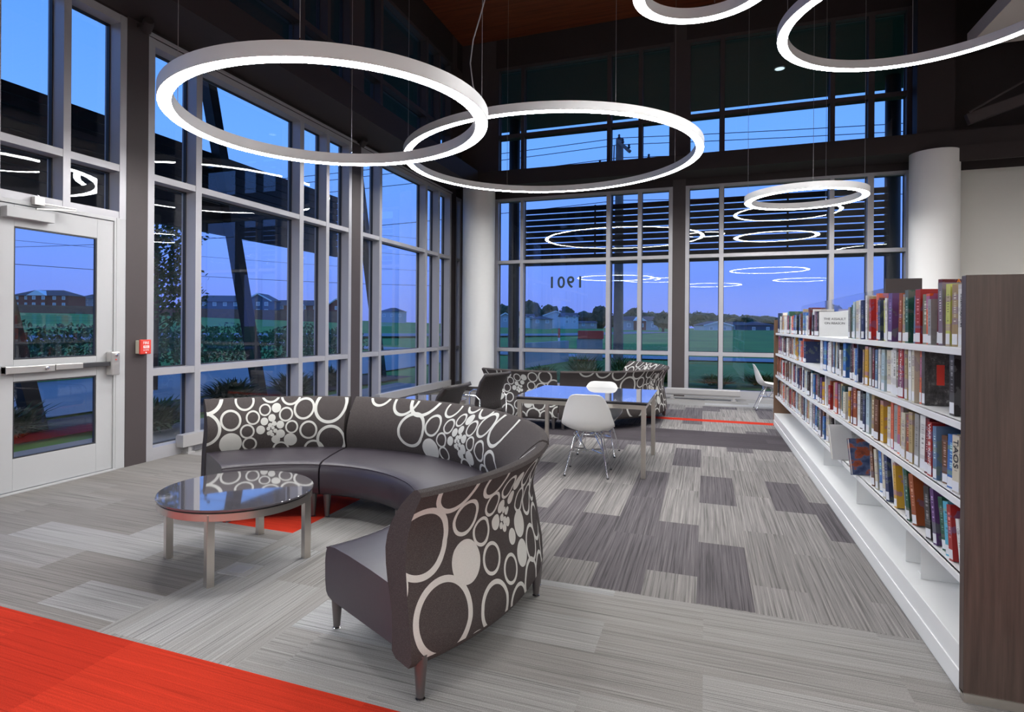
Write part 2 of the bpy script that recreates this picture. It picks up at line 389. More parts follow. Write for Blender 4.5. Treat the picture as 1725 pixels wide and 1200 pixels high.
# ---- round columns
for nm, x, y, ztop, lab in (('column', -4.918, 13.16, 4.65, 'round white column in the glazed corner behind the small lounge chairs'), ('column', 3.835, 13.16, 4.65, 'round white column standing behind the bookcase beside the plain wall')):
    o = thing(nm, lab, 'column', (x, y, 0)); o['kind'] = 'structure'
    MB().lathe([(.375, .1), (.375, ztop)], n=64).build('shaft', M['column'], o, 40)
    MB().lathe([(.378, 0), (.378, .1)], n=64).build('base_ring', M['baseboard'], o, 40)
# dark steel post above the right column and diagonal braces in the roof
struct(MB().box(3.55, 4.11, 13.09, 13.36, 4.98, 8.3).build('trim_5', M['beam']))
mb = MB(); mb.bar((4.2, 12.82, 5.1), (7.7, 12.82, 6.25), .12, .18); mb.bar((4.2, 12.72, 5.2), (6.2, 12.72, 6.36), .03, .03)
o = mb.build('roof_brace', M['pier']); tag(o, 'dark diagonal steel brace above the white wall by the column', 'brace')

# ---- the door
d = sroot('door_1'); 
mb = MB(); 
for a, b, c, e in ((3.351, 3.471, .02, 2.51), (4.238, 4.413, .02, 2.51), (3.471, 4.238, .02, .30), (3.471, 4.238, .97, 1.16), (3.471, 4.238, 2.32, 2.51)): mb.box(XL-.055, XL-.012, a, b, c, e)
struct(mb.build('door_leaf', M['door'], d, bevel=.003))
mb = MB()
for c, e in ((.30, .97), (1.16, 2.32)): mb.box(XL-.04, XL-.03, 3.471, 4.238, c, e)
struct(mb.build('glass_pane', M['pane'], d))
mb = MB()
for c, e in ((.30, .97), (1.16, 2.32)):
    for (p, q, r_, s_) in ((3.471, 3.484, c, e), (4.225, 4.238, c, e), (3.484, 4.225, c, c+.012), (3.484, 4.225, e-.012, e)): mb.box(XL-.045, XL-.018, p, q, r_, s_)
struct(mb.build('gasket', M['alu_dark'], d))
mb = MB(); mb.box(XL-.10, XL+.002, 4.413, 4.468, 0, 2.55); mb.box(XL-.10, XL+.006, 4.435, 4.468, 0, 2.55); mb.box(XL-.10, XL+.002, 3.23, 3.34, 0, 2.55); mb.box(XL-.10, XL+.004, 3.34, 4.413, 2.515, 2.55)
mb.box(XL-.14, XL, 4.468, 4.544, 0, 2.55); mb.box(XL-.12, XL+.02, 3.34, 4.435, 0, .015)
struct(mb.build('door_frame', M['door'], d, bevel=.002))
mb = MB(); mb.box(XL-.012, XL+.055, 3.373, 3.789, 1.045, 1.105); mb.box(XL-.012, XL+.05, 3.373, 3.394, 1.04, 1.11)
pb = struct(mb.build('push_bar', M['hardware'], d, bevel=.004))
MB().box(XL-.012, XL+.06, 3.794, 4.051, 1.055, 1.105).build('bar_cover', M['hardware'], pb, bevel=.003)
MB().box(XL-.012, XL+.055, 4.051, 4.364, 1.06, 1.10).build('touch_pad', M['alu_dark'], pb, bevel=.003)
mb = MB(); mb.box(XL-.012, XL+.075, 4.336, 4.429, .965, 1.20); MB_ = mb.build('latch_case', M['hardware'], pb, bevel=.012)
MB().lathe([(.018, 0), (.018, .012), (.012, .014)], n=20).build('lock_cylinder', M['chrome'], pb, 40, loc=(XL+.075, 4.38, 1.165), rot=(0, R(90), 0))
MB().lathe([(.018, 0), (.018, .012), (.012, .014)], n=20).build('lock_cylinder', M['chrome'], pb, 40, loc=(XL+.055, 3.712, 1.075), rot=(0, R(90), 0))
MB().box(XL+.075, XL+.078, 4.375, 4.388, 1.115, 1.127).build('indicator', M['red'], pb)
MB().box(XL-.05, XL+.02, 4.43, 4.465, 1.03, 1.13).build('strike', M['alu_dark'], pb)
cl = struct(MB().box(XL-.012, XL+.07, 3.362, 3.767, 2.385, 2.475).build('door_closer', M['door'], d, bevel=.004))
mb = MB(); mb.bar((XL+.05, 3.613, 2.49), (XL+.13, 3.92, 2.52), .025, .014); mb.bar((XL+.13, 3.92, 2.535), (XL+.03, 3.646, 2.55), .022, .012); mb.box(XL, XL+.05, 3.603, 3.69, 2.53, 2.60)
mb.build('closer_arm', M['hardware'], cl, bevel=.002)
# fire alarm pull station on the dark pier
t = thing('fire_alarm_pull', 'red fire alarm pull station on the dark pier beside the door', 'fire alarm', (XL+.004, 4.725, 1.235))
MB().box(0, .05, -.065, .06, -.07, .07).build('back_box', M['cream'], t, bevel=.004)
fp = MB().box(.05, .075, -.068, .066, -.075, .078).build('face_plate', M['red'], t, bevel=.008)
MB().box(.075, .082, -.035, .035, -.012, .016).build('pull_handle', M['textwhite'], t, bevel=.002)
text('lettering', 'FIRE', .042, M['textwhite'], fp, (.0762, 0, .042), (R(90), 0, R(90)))
text('lettering', 'PULL', .024, M['red'], fp, (.0830, 0, .002), (R(90), 0, R(90)))
text('lettering', 'DOWN', .020, M['textwhite'], fp, (.0762, 0, -.032), (R(90), 0, R(90)))
MB().lathe([(.008, 0), (.008, .004)], n=14).build('keyhole', M['textwhite'], fp, loc=(.0755, 0, -.058), rot=(0, R(90), 0))
# address number on the rear glass, read from outside
t = thing('address_number', 'dark mirrored house number 1901 on the rear window glass', 'number', (-3.02, YB+.15, 2.485))
for k_, ch_ in enumerate('1901'): text('digit', ch_, .37, M['vinylnum'], t, (.33-.22*k_, 0, 0), (R(90), 0, R(180)), .002, bold=.006)
# radiators along the glass
def heater(label, a, b, z0=.085, z1=.225):
    a, b = Vector(a), Vector(b); L = (b-a).length; an = atan2(b.y-a.y, b.x-a.x)
    t = thing('baseboard_heater', label, 'heater', (a.x, a.y, 0), an, 'baseboard heaters along the glazing')
    MB().prism([(0, z0), (.10, z0), (.115, z0+.03), (.115, z1-.02), (.095, z1), (0, z1)], 0, L, 0, Matrix(((0, 0, 1, 0), (-1, 0, 0, 0), (0, 1, 0, 0), (0, 0, 0, 1)))).build('cover', M['heater'], t, bevel=.003)
    n = max(2, int(L/1.1)+1)
    for k in range(n):
        x = .12 + (L-.24)*k/(n-1)
        mb = MB(); mb.box(x-.025, x+.025, -.10, -.02, .02, z0); mb.box(x-.05, x+.05, -.12, -.0, 0, .02); mb.build('foot', M['heater'], t)
heater('long grey baseboard heater under the window wall behind the curved sofa', (XL+.10, 12.9, 0), (XL+.10, 9.6, 0))
heater('grey baseboard heater starting beside the pier next to the door', (XL+.10, 8.65, 0), (XL+.10, 5.2, 0))
heater('grey baseboard heater at the bottom of the rear windows', (-.75, YB-.45, 0), (.66, YB-.45, 0))
heater('grey baseboard heater end on the near side of the door', (XL+.10, 3.17, 0), (XL+.10, 1.7, 0))
# floor box
t = thing('floor_box', 'grey floor power box set in the carpet under the coffee table', 'floor box', (-2.61, 2.92, 0), R(3))
MB().box(-.10, .10, -.085, .085, 0, .005).build('frame_plate', M['heater'], t)
MB().box(-.055, .055, -.05, .05, .005, .008).build('hinged_lid', M['alu'], t, bevel=.002)

# ================================================================== RING LIGHTS
def ring(label, x, y, z, Rr, cables=((40, 1), (130, 1), (220, 1), (310, 1)), cord=None, w=.115, h=.108):
    t = thing('ring_pendant_light', label, 'pendant light', (x, y, z), 0, 'glowing ring pendant lights')
    MB().ringsweep([(Rr, .004), (Rr, h), (Rr-w, h), (Rr-w, .004), (Rr-w+.006, .0), (Rr-w+.006, .006), (Rr-.006, .006), (Rr-.006, 0)]).build('housing', M['ringside'], t, 40)
    MB().ringsweep([(Rr-.006, .0005), (Rr-.006, .006), (Rr-w+.006, .006), (Rr-w+.006, .0005)]).build('diffuser', M['diffuser'], t, 40)
    for a, _ in cables:
        a = R(a); px, py = (Rr-w/2)*cos(a), (Rr-w/2)*sin(a)
        cb = MB().tube([(px, py, h-.005), (px, py, 8.3-z)], .0028, 5).build('suspension_cable', M['cable'], t)
        MB().lathe([(.008, h), (.008, h+.03), (.004, h+.04)], px, py, 10).build('gripper', M['chrome'], cb)
    if cord is not None:
        a = R(cord); px, py = (Rr-w/2)*cos(a), (Rr-w/2)*sin(a); q = []
        for i in range(25):
            s = i/24; zz = h-.01 + (8.3-z-h)*s
            q.append((px + .16*sin(min(1, s*5)*pi)*(1-s)*-1 + .05*sin(s*9), py + .04*sin(s*11), zz))
        MB().tube(q, .006, 6).build('power_cord', M['cable'], t)
ring('large glowing ring light hanging over the curved sofa, nearest the glass wall', -3.163, 4.651, 3.29, 1.41, ((115, 1), (205, 1), (295, 1), (20, 1)), cord=12)
ring('large glowing ring light in the middle, hanging before the rear windows', -2.32, 9.35, 4.09, 2.29, ((35, 1), (125, 1), (215, 1), (305, 1)))
ring('small glowing ring light hanging low before the rear windows above the bookcase', 1.56, 11.62, 3.66, .935, ((0, 1), (60, 1), (180, 1), (270, 1)))
ring('large glowing ring light above the bookcase, cut by the top corner of the photo', 2.204, 7.845, 4.86, 1.443, ((80, 1), (190, 1), (300, 1)))
ring('small glowing ring light at the top edge, between the two large high rings', -.034, 5.96, 4.59, .635, ((80, 1), (200, 1), (320, 1)))
for i, (x, y, z, r_, w) in enumerate(((-2.2, -2.4, 3.7, 1.5, 'beside the door end'), (2.6, -1.9, 4.0, 1.6, 'past the bookcase end'), (5.6, 3.4, 4.2, 1.4, 'over the far book aisle'), (6.2, 8.2, 4.0, 1.2, 'before the plain white wall'), (.2, -5.2, 3.6, 1.5, 'far behind the red carpet'), (-3.4, -5.6, 4.0, 1.2, 'deepest behind the door end'), (4.4, -5.4, 3.8, 1.3, 'deepest behind the bookcase end'))):
    ring('ring light seen only as a reflection, hung %s' % w, x, y, z, r_)
t = thing('recessed_downlight', 'small round lit downlight in the dark soffit beyond the clerestory', 'downlight', (1.60, 15.93, 7.60))
MB().lathe([(.12, -.004), (.12, .02)], n=32).build('trim_ring', M['ringside'], t, 40)
MB().lathe([(.10, -.008), (.10, -.004)], n=32).build('lens', M['downlight'], t, 40)
for lab, y in (('small dark spotlight bracketed high on the pier beside the door', 4.68), ('small dark spotlight bracketed high on the second window pier', 8.94)):
    t = thing('spotlight', lab, 'spotlight', (XL, y, 4.60))
    MB().box(0, .10, -.03, .03, -.02, .02).build('bracket', M['beam'], t)
    MB().lathe([(.05, 0), (.055, .10), (.045, .14)], n=20).build('lamp_head', M['beam'], t, 40, loc=(.10, 0, -.06), rot=(R(25), R(60), 0))

# ================================================================== SOFAS
SC = 1.0
C_IN = [('R', .007, .870, .150), ('R', -.022, .616, .140), ('F', .192, .484, .090), ('R', .195, .673, .084), ('R', .310, .817, .075), ('R', .325, .578, .060), ('R', .371, .687, .057), ('R', .467, .744, .048),
        ('F', .557, .758, .037), ('F', .464, .654, .031), ('F', .434, .586, .036), ('F', .596, .624, .032), ('F', .600, .548, .037), ('F', .682, .495, .055), ('R', .639, .706, .058), ('R', .693, .604, .055),
        ('R', .785, .749, .087), ('R', .837, .576, .078), ('R', 1.005, .771, .140), ('R', 1.037, .489, .132), ('F', .498, .595, .016), ('F', .520, .570, .014), ('F', .535, .600, .014), ('F', .512, .622, .018), ('F', .545, .635, .020),
        ('F', .556, .575, .018), ('F', .530, .543, .016), ('F', .503, .555, .018), ('R', .345, .470, .060), ('R', .510, .870, .075), ('R', .665, .855, .080), ('F', .560, .500, .036), ('R', .880, .400, .090), ('R', .600, .410, .07), ('F', .525, .680, .030),
        ('R', -.17, .83, .115), ('R', -.41, .87, .095)]
C_OUT = [('R', .077, .611, .150), ('R', .217, .823, .115), ('R', .329, .661, .082), ('R', .175, .295, .160), ('F', .332, .470, .092), ('R', .455, .567, .065), ('R', .511, .433, .072), ('R', .523, .675, .058), ('R', .497, .230, .112),
         ('R', .354, .056, .122), ('R', .664, .337, .070), ('R', .640, .730, .058), ('R', .474, .800, .085), ('F', .578, .575, .036), ('F', .618, .639, .032), ('F', .712, .660, .033), ('F', .745, .735, .045), ('F', .835, .500, .066),
         ('F', .815, .362, .065), ('F', .725, .468, .038), ('R', .715, .162, .092), ('R', .900, .200, .108), ('R', .850, .615, .065), ('R', .975, .360, .095), ('R', .880, .745, .075), ('F', .640, .580, .018), ('F', .668, .560, .018),
         ('F', .690, .600, .020), ('F', .655, .612, .016), ('F', .660, .528, .020), ('F', .700, .545, .022), ('F', .628, .545, .016), ('R', 1.0, .58, .085), ('R', 1.06, .75, .100), ('R', 1.14, .42, .100), ('R', 1.18, .62, .100),
         ('R', 1.08, .18, .100), ('R', 1.25, .25, .090), ('R', -.13, .82, .12), ('R', -.38, .86, .12), ('R', -.62, .88, .12), ('R', -.12, .47, .13)]
def pattern_mat(name, circles):
    m = bpy.data.materials.new(name); m.use_nodes = True; g = NT(m)
    uv = g.n('ShaderNodeUVMap'); uv.uv_map = 'UVMap'
    t = g.n('ShaderNodeTexCoord'); acc = None
    for k, u, v, r in circles:
        d = g.n('ShaderNodeVectorMath', operation='DISTANCE'); g.l(uv.outputs[0], d.inputs[0]); d.inputs[1].default_value = (u, v, 0)
        if k == 'R':
            hw = .003 + .068*r; e = g.math('COMPARE', d.outputs['Value'], r-hw, hw)
        else: e = g.math('LESS_THAN', d.outputs['Value'], r)
        acc = e if acc is None else g.math('MAXIMUM', acc, e)
    spk = g.noise(t.outputs['Object'], 420., 3, .7)
    dark = g.ramp(spk, [(.30, (.034, .029, .028)), (.55, (.072, .063, .062)), (.80, (.17, .155, .15))])
    lite = g.ramp(spk, [(.30, (.48, .48, .45)), (.75, (.64, .64, .61))])
    g.l(dark if acc is None else g.mix(acc, dark, lite), g.b.inputs['Base Color']); g.b.inputs['Roughness'].default_value = .95; g.b.inputs['Specular IOR Level'].default_value = .08
    return m
M['fabric'] = pattern_mat('charcoal_weave', []); M['pattern_in'] = pattern_mat('circle_weave_inside', C_IN); M['pattern_out'] = pattern_mat('circle_weave_outside', C_OUT)
BACK = [(1.712, .838), (1.675, .808), (1.63, .768), (1.59, .725), (1.555, .675), (1.53, .62), (1.52, .565), (1.53, .50), (1.553, .43), (1.572, .38), (1.585, .325), (1.59, .26), (1.59, .165),
        (1.62, .146), (1.715, .146), (1.735, .175), (1.731, .25), (1.717, .33), (1.705, .40), (1.693, .472), (1.681, .53), (1.676, .59), (1.687, .655), (1.707, .72), (1.736, .775), (1.766, .822), (1.758, .838), (1.735, .845)]
N_IN = 12                                     # the first faces are the inside, then the underside, outside and top
SEAT = [(1.58, .185), (1.03, .165), (.985, .172), (.963, .190), (.953, .24), (.951, .33), (.958, .375), (.973, .402), (1.0, .416), (1.05, .424), (1.2, .430), (1.4, .430), (1.58, .424)]
def arc_sweep(prof, a0, a1, n, taper=0):
    vs = []; k = len(prof)
    for j in range(n+1):
        s = j/n
        for r, z in prof:
            dl = taper*max(0, z-.42)/r
            a = (a0+dl)*(1-s) + (a1-dl)*s
            vs.append((r*SC*cos(a), r*SC*sin(a), z*SC))
    fs = []
    for j in range(n):
        for i in range(k):
            i2 = (i+1) % k; fs.append((j*k+i, j*k+i2, (j+1)*k+i2, (j+1)*k+i))
    return vs, fs, (tuple(range(k)), tuple(n*k+i for i in range(k))[::-1])
def sofa_module(label, c, d0, d1, uin=0., uout=0.):
    a0, a1 = R(d0), R(d1); am = (a0+a1)/2
    t = thing('sofa_section', label, 'sofa', (c[0], c[1], 0), 0, 'curved sofa sections')
    n = max(14, int((d1-d0)/1.6)); k = len(BACK)
    vs, fs, caps = arc_sweep(BACK, a0, a1, n, .05)
    me = bpy.data.meshes.new('backrest'); me.from_pydata(vs, [], fs + list(caps))
    me.materials.append(M['fabric']); me.materials.append(M['pattern_in']); me.materials.append(M['pattern_out'])
    uvl = me.uv_layers.new(name='UVMap')
    tot = (a1-a0)
    for p in me.polygons:
        i = p.index % k if p.index < n*k else -1
        inner = 0 <= i < N_IN; outer = N_IN+3 <= i < k-3
        p.material_index = 1 if inner else (2 if outer else 0); p.use_smooth = True
        for li in p.loop_indices:
            v = me.vertices[me.loops[li].vertex_index].co; a = atan2(v.y, v.x)
            while a < a0-.3: a += 2*pi
            while a > a1+.3: a -= 2*pi
            u = (a1-a)*1.56-uin if inner else (a-a0)*1.70-uout
            uvl.data[li].uv = (u, v.z)
    bm = bmesh.new(); bm.from_mesh(me); bmesh.ops.recalc_face_normals(bm, faces=bm.faces); bm.to_mesh(me); bm.free()
    me.set_sharp_from_angle(angle=R(42)); me.update()
    o = bpy.data.objects.new('backrest', me); COL.objects.link(o); o.parent = t
    vs, fs, caps = arc_sweep(SEAT, a0+.004, a1-.004, n)
    mb = MB(); mb.add(vs, fs + list(caps)); st = mb.build('seat', M['vinyl'], t, 50)
    # welt along the front edge of the seat
    pts = [(.974*cos(a0+(a1-a0)*i/n), .974*sin(a0+(a1-a0)*i/n), .405) for i in range(n+1)]
    MB().tube(pts, .004, 6).build('piping', M['vinyl'], st, 60)
    pr = .036
    spots = [(1.708, a0+pr), (1.708, a1-pr), (.984, a0+pr*1.5), (.984, a1-pr*1.5)]
    if d1-d0 > 60: spots += [(1.708, am), (.984, am)]
    for r, a in spots:
        x, y = r*SC*cos(a), r*SC*sin(a)
        lg = MB().lathe([(.017, .014), (.030, .185)], x, y, 24).build('leg', M['legmetal'], t, 40)
        MB().lathe([(.020, 0), (.020, .006), (.010, .010), (.010, .016)], x, y, 20).build('foot_glide', M['chrome'], lg, 40)
    return t
c1 = (-2.55, 2.99)
sofa_module('curved circle-patterned sofa section by the red carpet, its back towards us', c1, -30.5, 10.6)
sofa_module('long curved middle sofa section with charcoal seat behind the coffee table', c1, 11.0, 102.6, .655, 1.25)
sofa_module('short sofa section facing us nearest the window wall and coffee table', c1, 103.0, 145.6)
c2 = (-2.3, 10.2)
sofa_module('far sofa section with circle-patterned back behind the dark lounge chairs', c2, -120.5, -78.6)
sofa_module('long far sofa section curving behind the glass-topped desk', c2, -78.2, 13.4, .655, 1.0)
sofa_module('far sofa section beside the rear pier, its patterned seat side showing', c2, 13.8, 56)

# ================================================================== TABLES
t = thing('coffee_table', 'low round coffee table with glossy dark glass top and steel legs', 'table', (-2.775, 3.07, 0), R(-22.8))
zt = .44
MB().lathe([(.464, zt-.014), (.468, zt-.012), (.468, zt-.002), (.466, zt)], n=96).build('tabletop', M['glasstop'], t, 20)
MB().lathe([(.456, zt-.024), (.456, zt-.014)], n=96).build('top_liner', M['blackish'], t, 40)
MB().ringsweep([(.460, zt-.065), (.460, zt-.024), (.44, zt-.024), (.44, zt-.065)]).build('rim_band', M['steel'], t, 40)
for sx_ in (-1, 1):
    for sy_ in (-1, 1):
        x, y = .3075*sx_, .3075*sy_
        MB().box(x-.022, x+.022, y-.022, y+.022, 0, zt-.03).build('leg', M['steel'], t, bevel=.002)
t = thing('desk', 'rectangular desk with blue-reflecting dark glass top and steel legs', 'desk', (-1.187, 6.725, 0))
hx, hy, zt = .648, .612, .75
MB().box(-hx-.025, hx+.025, -hy-.025, hy+.025, zt-.012, zt).build('tabletop', M['glasstop'], t, bevel=.002)
MB().box(-hx-.01, hx+.01, -hy-.01, hy+.01, zt-.032, zt-.012).build('top_liner', M['blackish'], t)
mb = MB()
for y in (-hy+.012, hy-.012): mb.box(-hx, hx, y-.012, y+.012, zt-.075, zt-.032)
for x in (-hx+.012, hx-.012): mb.box(x-.012, x+.012, -hy, hy, zt-.075, zt-.032)
mb.build('apron', M['steel'], t)
for sx_ in (-1, 1):
    for sy_ in (-1, 1):
        x, y = (hx-.018)*sx_, (hy-.018)*sy_
        MB().box(x-.022, x+.022, y-.022, y+.022, 0, zt-.033).build('leg', M['steel'], t, bevel=.002)
t = thing('side_table', 'low dark glass round table beside the dark lounge chairs', 'table', (-3.05, 6.72, 0))
MB().lathe([(.368, .585), (.37, .587), (.37, .597), (.368, .599)], n=72).build('tabletop', M['glasstop'], t, 20)
MB().ringsweep([(.36, .54), (.36, .585), (.34, .585), (.34, .54)]).build('rim_band', M['steel'], t, 40)
for a in (45, 135, 225, 315): 
    x, y = .32*cos(R(a)), .32*sin(R(a)); MB().box(x-.02, x+.02, y-.02, y+.02, 0, .55).build('leg', M['steel'], t)

# ================================================================== SHELL CHAIRS
def shell_mesh():
    # centre line of the shell from seat lip to back top: (y forward, z, half width, edge lift)
    cl = [(.235, .395, .19, .0), (.225, .425, .228, .004), (.19, .440, .245, .016), (.13, .440, .256, .030), (.06, .432, .263, .045), (-.01, .428, .268, .058), (-.08, .432, .270, .072), (-.135, .448, .270, .085),
          (-.175, .485, .266, .090), (-.198, .535, .258, .085), (-.212, .60, .243, .072), (-.224, .67, .226, .055), (-.236, .735, .196, .036), (-.246, .785, .176, .018), (-.252, .812, .145, .006), (-.254, .820, .09, 0)]
    n = 17; k = len(cl); top = []; 
    for i, (y, z, w, e) in enumerate(cl):
        a = cl[max(0, i-1)]; b = cl[min(k-1, i+1)]
        t = Vector((0, b[0]-a[0], b[1]-a[1])).normalized(); nn = Vector((0, -t.z, t.y))   # normal towards the sitter
        if nn.z < 0 and i < 6: nn = -nn
        if i >= 6 and nn.y < 0: nn = -nn
        for j in range(n):
            s = -1 + 2*j/(n-1); x = w*s*(1-.02*abs(s)); lift = e*abs(s)**2.6
            top.append(Vector((x, y, z)) + nn*lift)
    vs = list(top); fs = []
    for i in range(k-1):
        for j in range(n-1): fs.append((i*n+j, i*n+j+1, (i+1)*n+j+1, (i+1)*n+j))
    return vs, fs
SV, SF = shell_mesh()
def shell_chair(label, x, y, rz):
    t = thing('shell_chair', label, 'chair', (x, y, 0), rz, 'white shell chairs')
    me = bpy.data.meshes.new('seat_shell'); me.from_pydata(SV, [], SF); me.materials.append(M['plastic'])
    me.polygons.foreach_set('use_smooth', [True]*len(me.polygons)); me.update()
    o = bpy.data.objects.new('seat_shell', me); COL.objects.link(o); o.parent = t
    s = o.modifiers.new('thick', 'SOLIDIFY'); s.thickness = .009; s.offset = 0
    s = o.modifiers.new('smooth', 'SUBSURF'); s.levels = s.render_levels = 2
    for sx_ in (-1, 1):
        for sy_, yt, yb in ((1, .10, .19), (-1, -.08, -.215)):
            lg = MB().tube([(.10*sx_, yt*.55, .415), (.135*sx_, yt, .36), (.21*sx_, yb, .012)], .0065, 8).build('leg', M['chrome'], t, 50)
            MB().lathe([(.013, 0), (.013, .010), (.007, .016)], .21*sx_, yb, 14).build('foot_pad', M['alu_dark'], lg, 40)
    mb = MB()
    for sx_ in (-1, 1):
        mb.tube([(.14*sx_, .10, .405), (.03*sx_, .015, .235), (-.0*sx_, 0, .225)], .0045, 6); mb.tube([(.14*sx_, -.08, .405), (.03*sx_, -.02, .235)], .0045, 6)
        mb.tube([(.165*sx_, .125, .235), (.06*sx_, .03, .405)], .0045, 6); mb.tube([(.165*sx_, -.135, .235), (.06*sx_, -.03, .405)], .0045, 6)
        mb.tube([(.165*sx_, .135, .225), (.03*sx_, .01, .235), (.165*sx_, -.14, .225)], .0045, 6)
    for sy_, yb in ((1, .135), (-1, -.14)): mb.tube([(.165, yb, .225), (.0, yb*.15, .215), (-.165, yb, .225)], .0045, 6)
    mb.tube([(.14, .10, .405), (.14, -.08, .405)], .005, 6); mb.tube([(-.14, .10, .405), (-.14, -.08, .405)], .005, 6)
    mb.build('wire_struts', M['chrome'], t, 50)
    return t
shell_chair('white molded shell chair at the near side of the desk, back to us', -1.10, 6.17, R(4))
shell_chair('white molded shell chair at the far side of the desk, mostly hidden', -1.16, 7.17, R(180))
shell_chair('white molded shell chair alone by the rear window near the bookcase end', 1.07, 12.12, R(-88))

# ================================================================== DARK LOUNGE CHAIRS
def lounge(label, x, y, rz):
    t = thing('lounge_chair', label, 'chair', (x, y, 0), rz, 'dark woven lounge chairs')
    T = Matrix.Translation((0, -.26, .36)) @ Matrix.Rotation(R(-62), 4, 'X')   # leaning slab
    mb = MB(); n = 10
    prof = [(-.29, .36), (-.27, .50), (-.29, .62), (-.34, .76), (-.40, .84), (-.44, .855)]
    vs = []; fs = []
    for yy, zz in prof:
        for j in range(9): s = -1+j/4; vs.append((.28*s, yy+.035*s*s*.8, zz))
    for i in range(len(prof)-1):
        for j in range(8): fs.append((i*9+j, i*9+j+1, (i+1)*9+j+1, (i+1)*9+j))
    me = bpy.data.meshes.new('backrest'); me.from_pydata(vs, [], fs); me.materials.append(M['wicker']); me.polygons.foreach_set('use_smooth', [True]*len(fs))
    o = bpy.data.objects.new('backrest', me); COL.objects.link(o); o.parent = t; s = o.modifiers.new('thick', 'SOLIDIFY'); s.thickness = .04
    MB().box(-.28, .28, -.29, .28, .34, .40).build('seat', M['wicker'], t, bevel=.015)
    for sx_ in (-1, 1):
        MB().tube([(.31*sx_, .28, .012), (.31*sx_, .28, .56), (.31*sx_, .22, .60), (.31*sx_, -.25, .60), (.31*sx_, -.31, .56), (.31*sx_, -.31, .012)], .012, 8).build('arm_frame', M['chrome'], t, 50)
    MB().tube([(-.31, .26, .33), (.31, .26, .33)], .010, 8).build('stretcher', M['chrome'], t); MB().tube([(-.31, -.29, .33), (.31, -.29, .33)], .010, 8).build('stretcher', M['chrome'], t)
    return t
lounge('dark woven lounge chair with low back close behind the curved sofa', -2.74, 5.75, R(87))
lounge('dark woven lounge chair in front of the far patterned sofa section', -2.84, 7.45, R(76))

# ================================================================== BOOKCASE
BX0, BX1, BY0, BY1 = 1.01, 1.62, 3.0, 10.18
t = thing('bookcase', 'long white steel library bookcase with dark brown end panels, full of books', 'bookcase', (-.013, 0, 0))
ep = MB().box(.985, 1.68, BY0-.035, BY0+.012, .025, 1.705).build('end_panel', M['walnut'], t, bevel=.003); ep['label'] = 'dark brown wood end panel'
MB().box(.985, 1.68, BY0-.042, BY0+.0, .0, .035).build('toe_strip', M['steel'], ep)
MB().box(.985, 1.68, BY1, BY1+.03, .0, 1.60).build('end_panel', M['brownend'], t)
MB().box(1.30, 1.33, BY0+.012, BY1, .02, 1.66).build('back_panel', M['shelfwhite'], t)
bs = MB().box(.992, 1.30, BY0+.012, BY1, .0, .195).build('base_shelf', M['shelfwhite'], t, bevel=.003)
MB().box(.986, .992, BY0+.012, BY1, .02, .095).build('kick_strip', M['shelfwhite'], bs)
SH = [1.41, 1.10, .775, .465]
sec_y = [BY0+.012, 5.39, 7.77, BY1]
for z in SH:
    for a, b in zip(sec_y[:-1], sec_y[1:]):
        dz = 0 if b < 5.5 else (-.004 if z > 1.2 else 0)
        mb = MB(); mb.box(BX0, 1.30, a+.004, b-.004, z-.022+dz, z+dz); mb.box(BX0-.004, BX0+.012, a+.004, b-.004, z-.032+dz, z+dz)
        mb.build('shelf', M['shelfwhite'], t, bevel=.002)
        for yy in (a+.008, b-.008):
            MB().prism([(1.06, z-.02), (1.30, z-.02), (1.30, z+.17), (1.2, z+.17)], yy-.002, yy+.002, 0, Matrix(((1, 0, 0, 0), (0, 0, 1, 0), (0, 1, 0, 0), (0, 0, 0, 1)))).build('shelf_bracket', M['shelfwhite'], t)
for y in sec_y[1:-1]: MB().box(1.28, 1.30, y-.02, y+.02, .1, 1.66).build('upright', M['shelfwhite'], t)
for y0, y1 in ((5.42, 7.72), (7.82, 9.9)): MB().box(1.312, 1.318, y0, y1, 1.66, 1.80).build('acrylic_divider', M['acrylic'], t)
o = MB().box(1.16, 1.37, 4.92, 4.945, 1.412, 1.83).build('display_board', M['pier']); tag(o, 'plain dark brown board standing up behind the books on the top shelf', 'board')
# bookends standing on the bottom shelf
def bookend(y, z, label, hgt=.21, dx=.2):
    b = thing('bookend', label, 'bookend', (1.047, y, z+.001), 0, 'white steel bookends')
    MB().prism([(0, 0), (dx, 0), (dx, hgt), (.03, hgt), (.0, hgt-.03)], -.0015, .0015, 0, Matrix(((1, 0, 0, 0), (0, 0, 1, 0), (0, 1, 0, 0), (0, 0, 0, 1)))).build('upright_plate', M['shelfwhite'], b)
    MB().box(.02, dx, 0, .12, 0, .003).build('foot_plate', M['shelfwhite'], b)
bookend(3.75, .195, 'white steel bookend nearest the brown end panel on the empty bottom shelf')
bookend(4.0, .195, 'white steel bookend just behind the first one on the bottom shelf', .2)
bookend(5.17, .195, 'white steel bookend in the middle of the empty bottom shelf')
bookend(6.5, .195, 'white steel bookend far along the empty bottom shelf', .2)
bookend(3.14, 1.10, 'white steel bookend beside the black book on the second shelf', .2, .12)
bookend(3.12, .465, 'white steel bookend at the near end of the lowest book shelf', .2, .12)

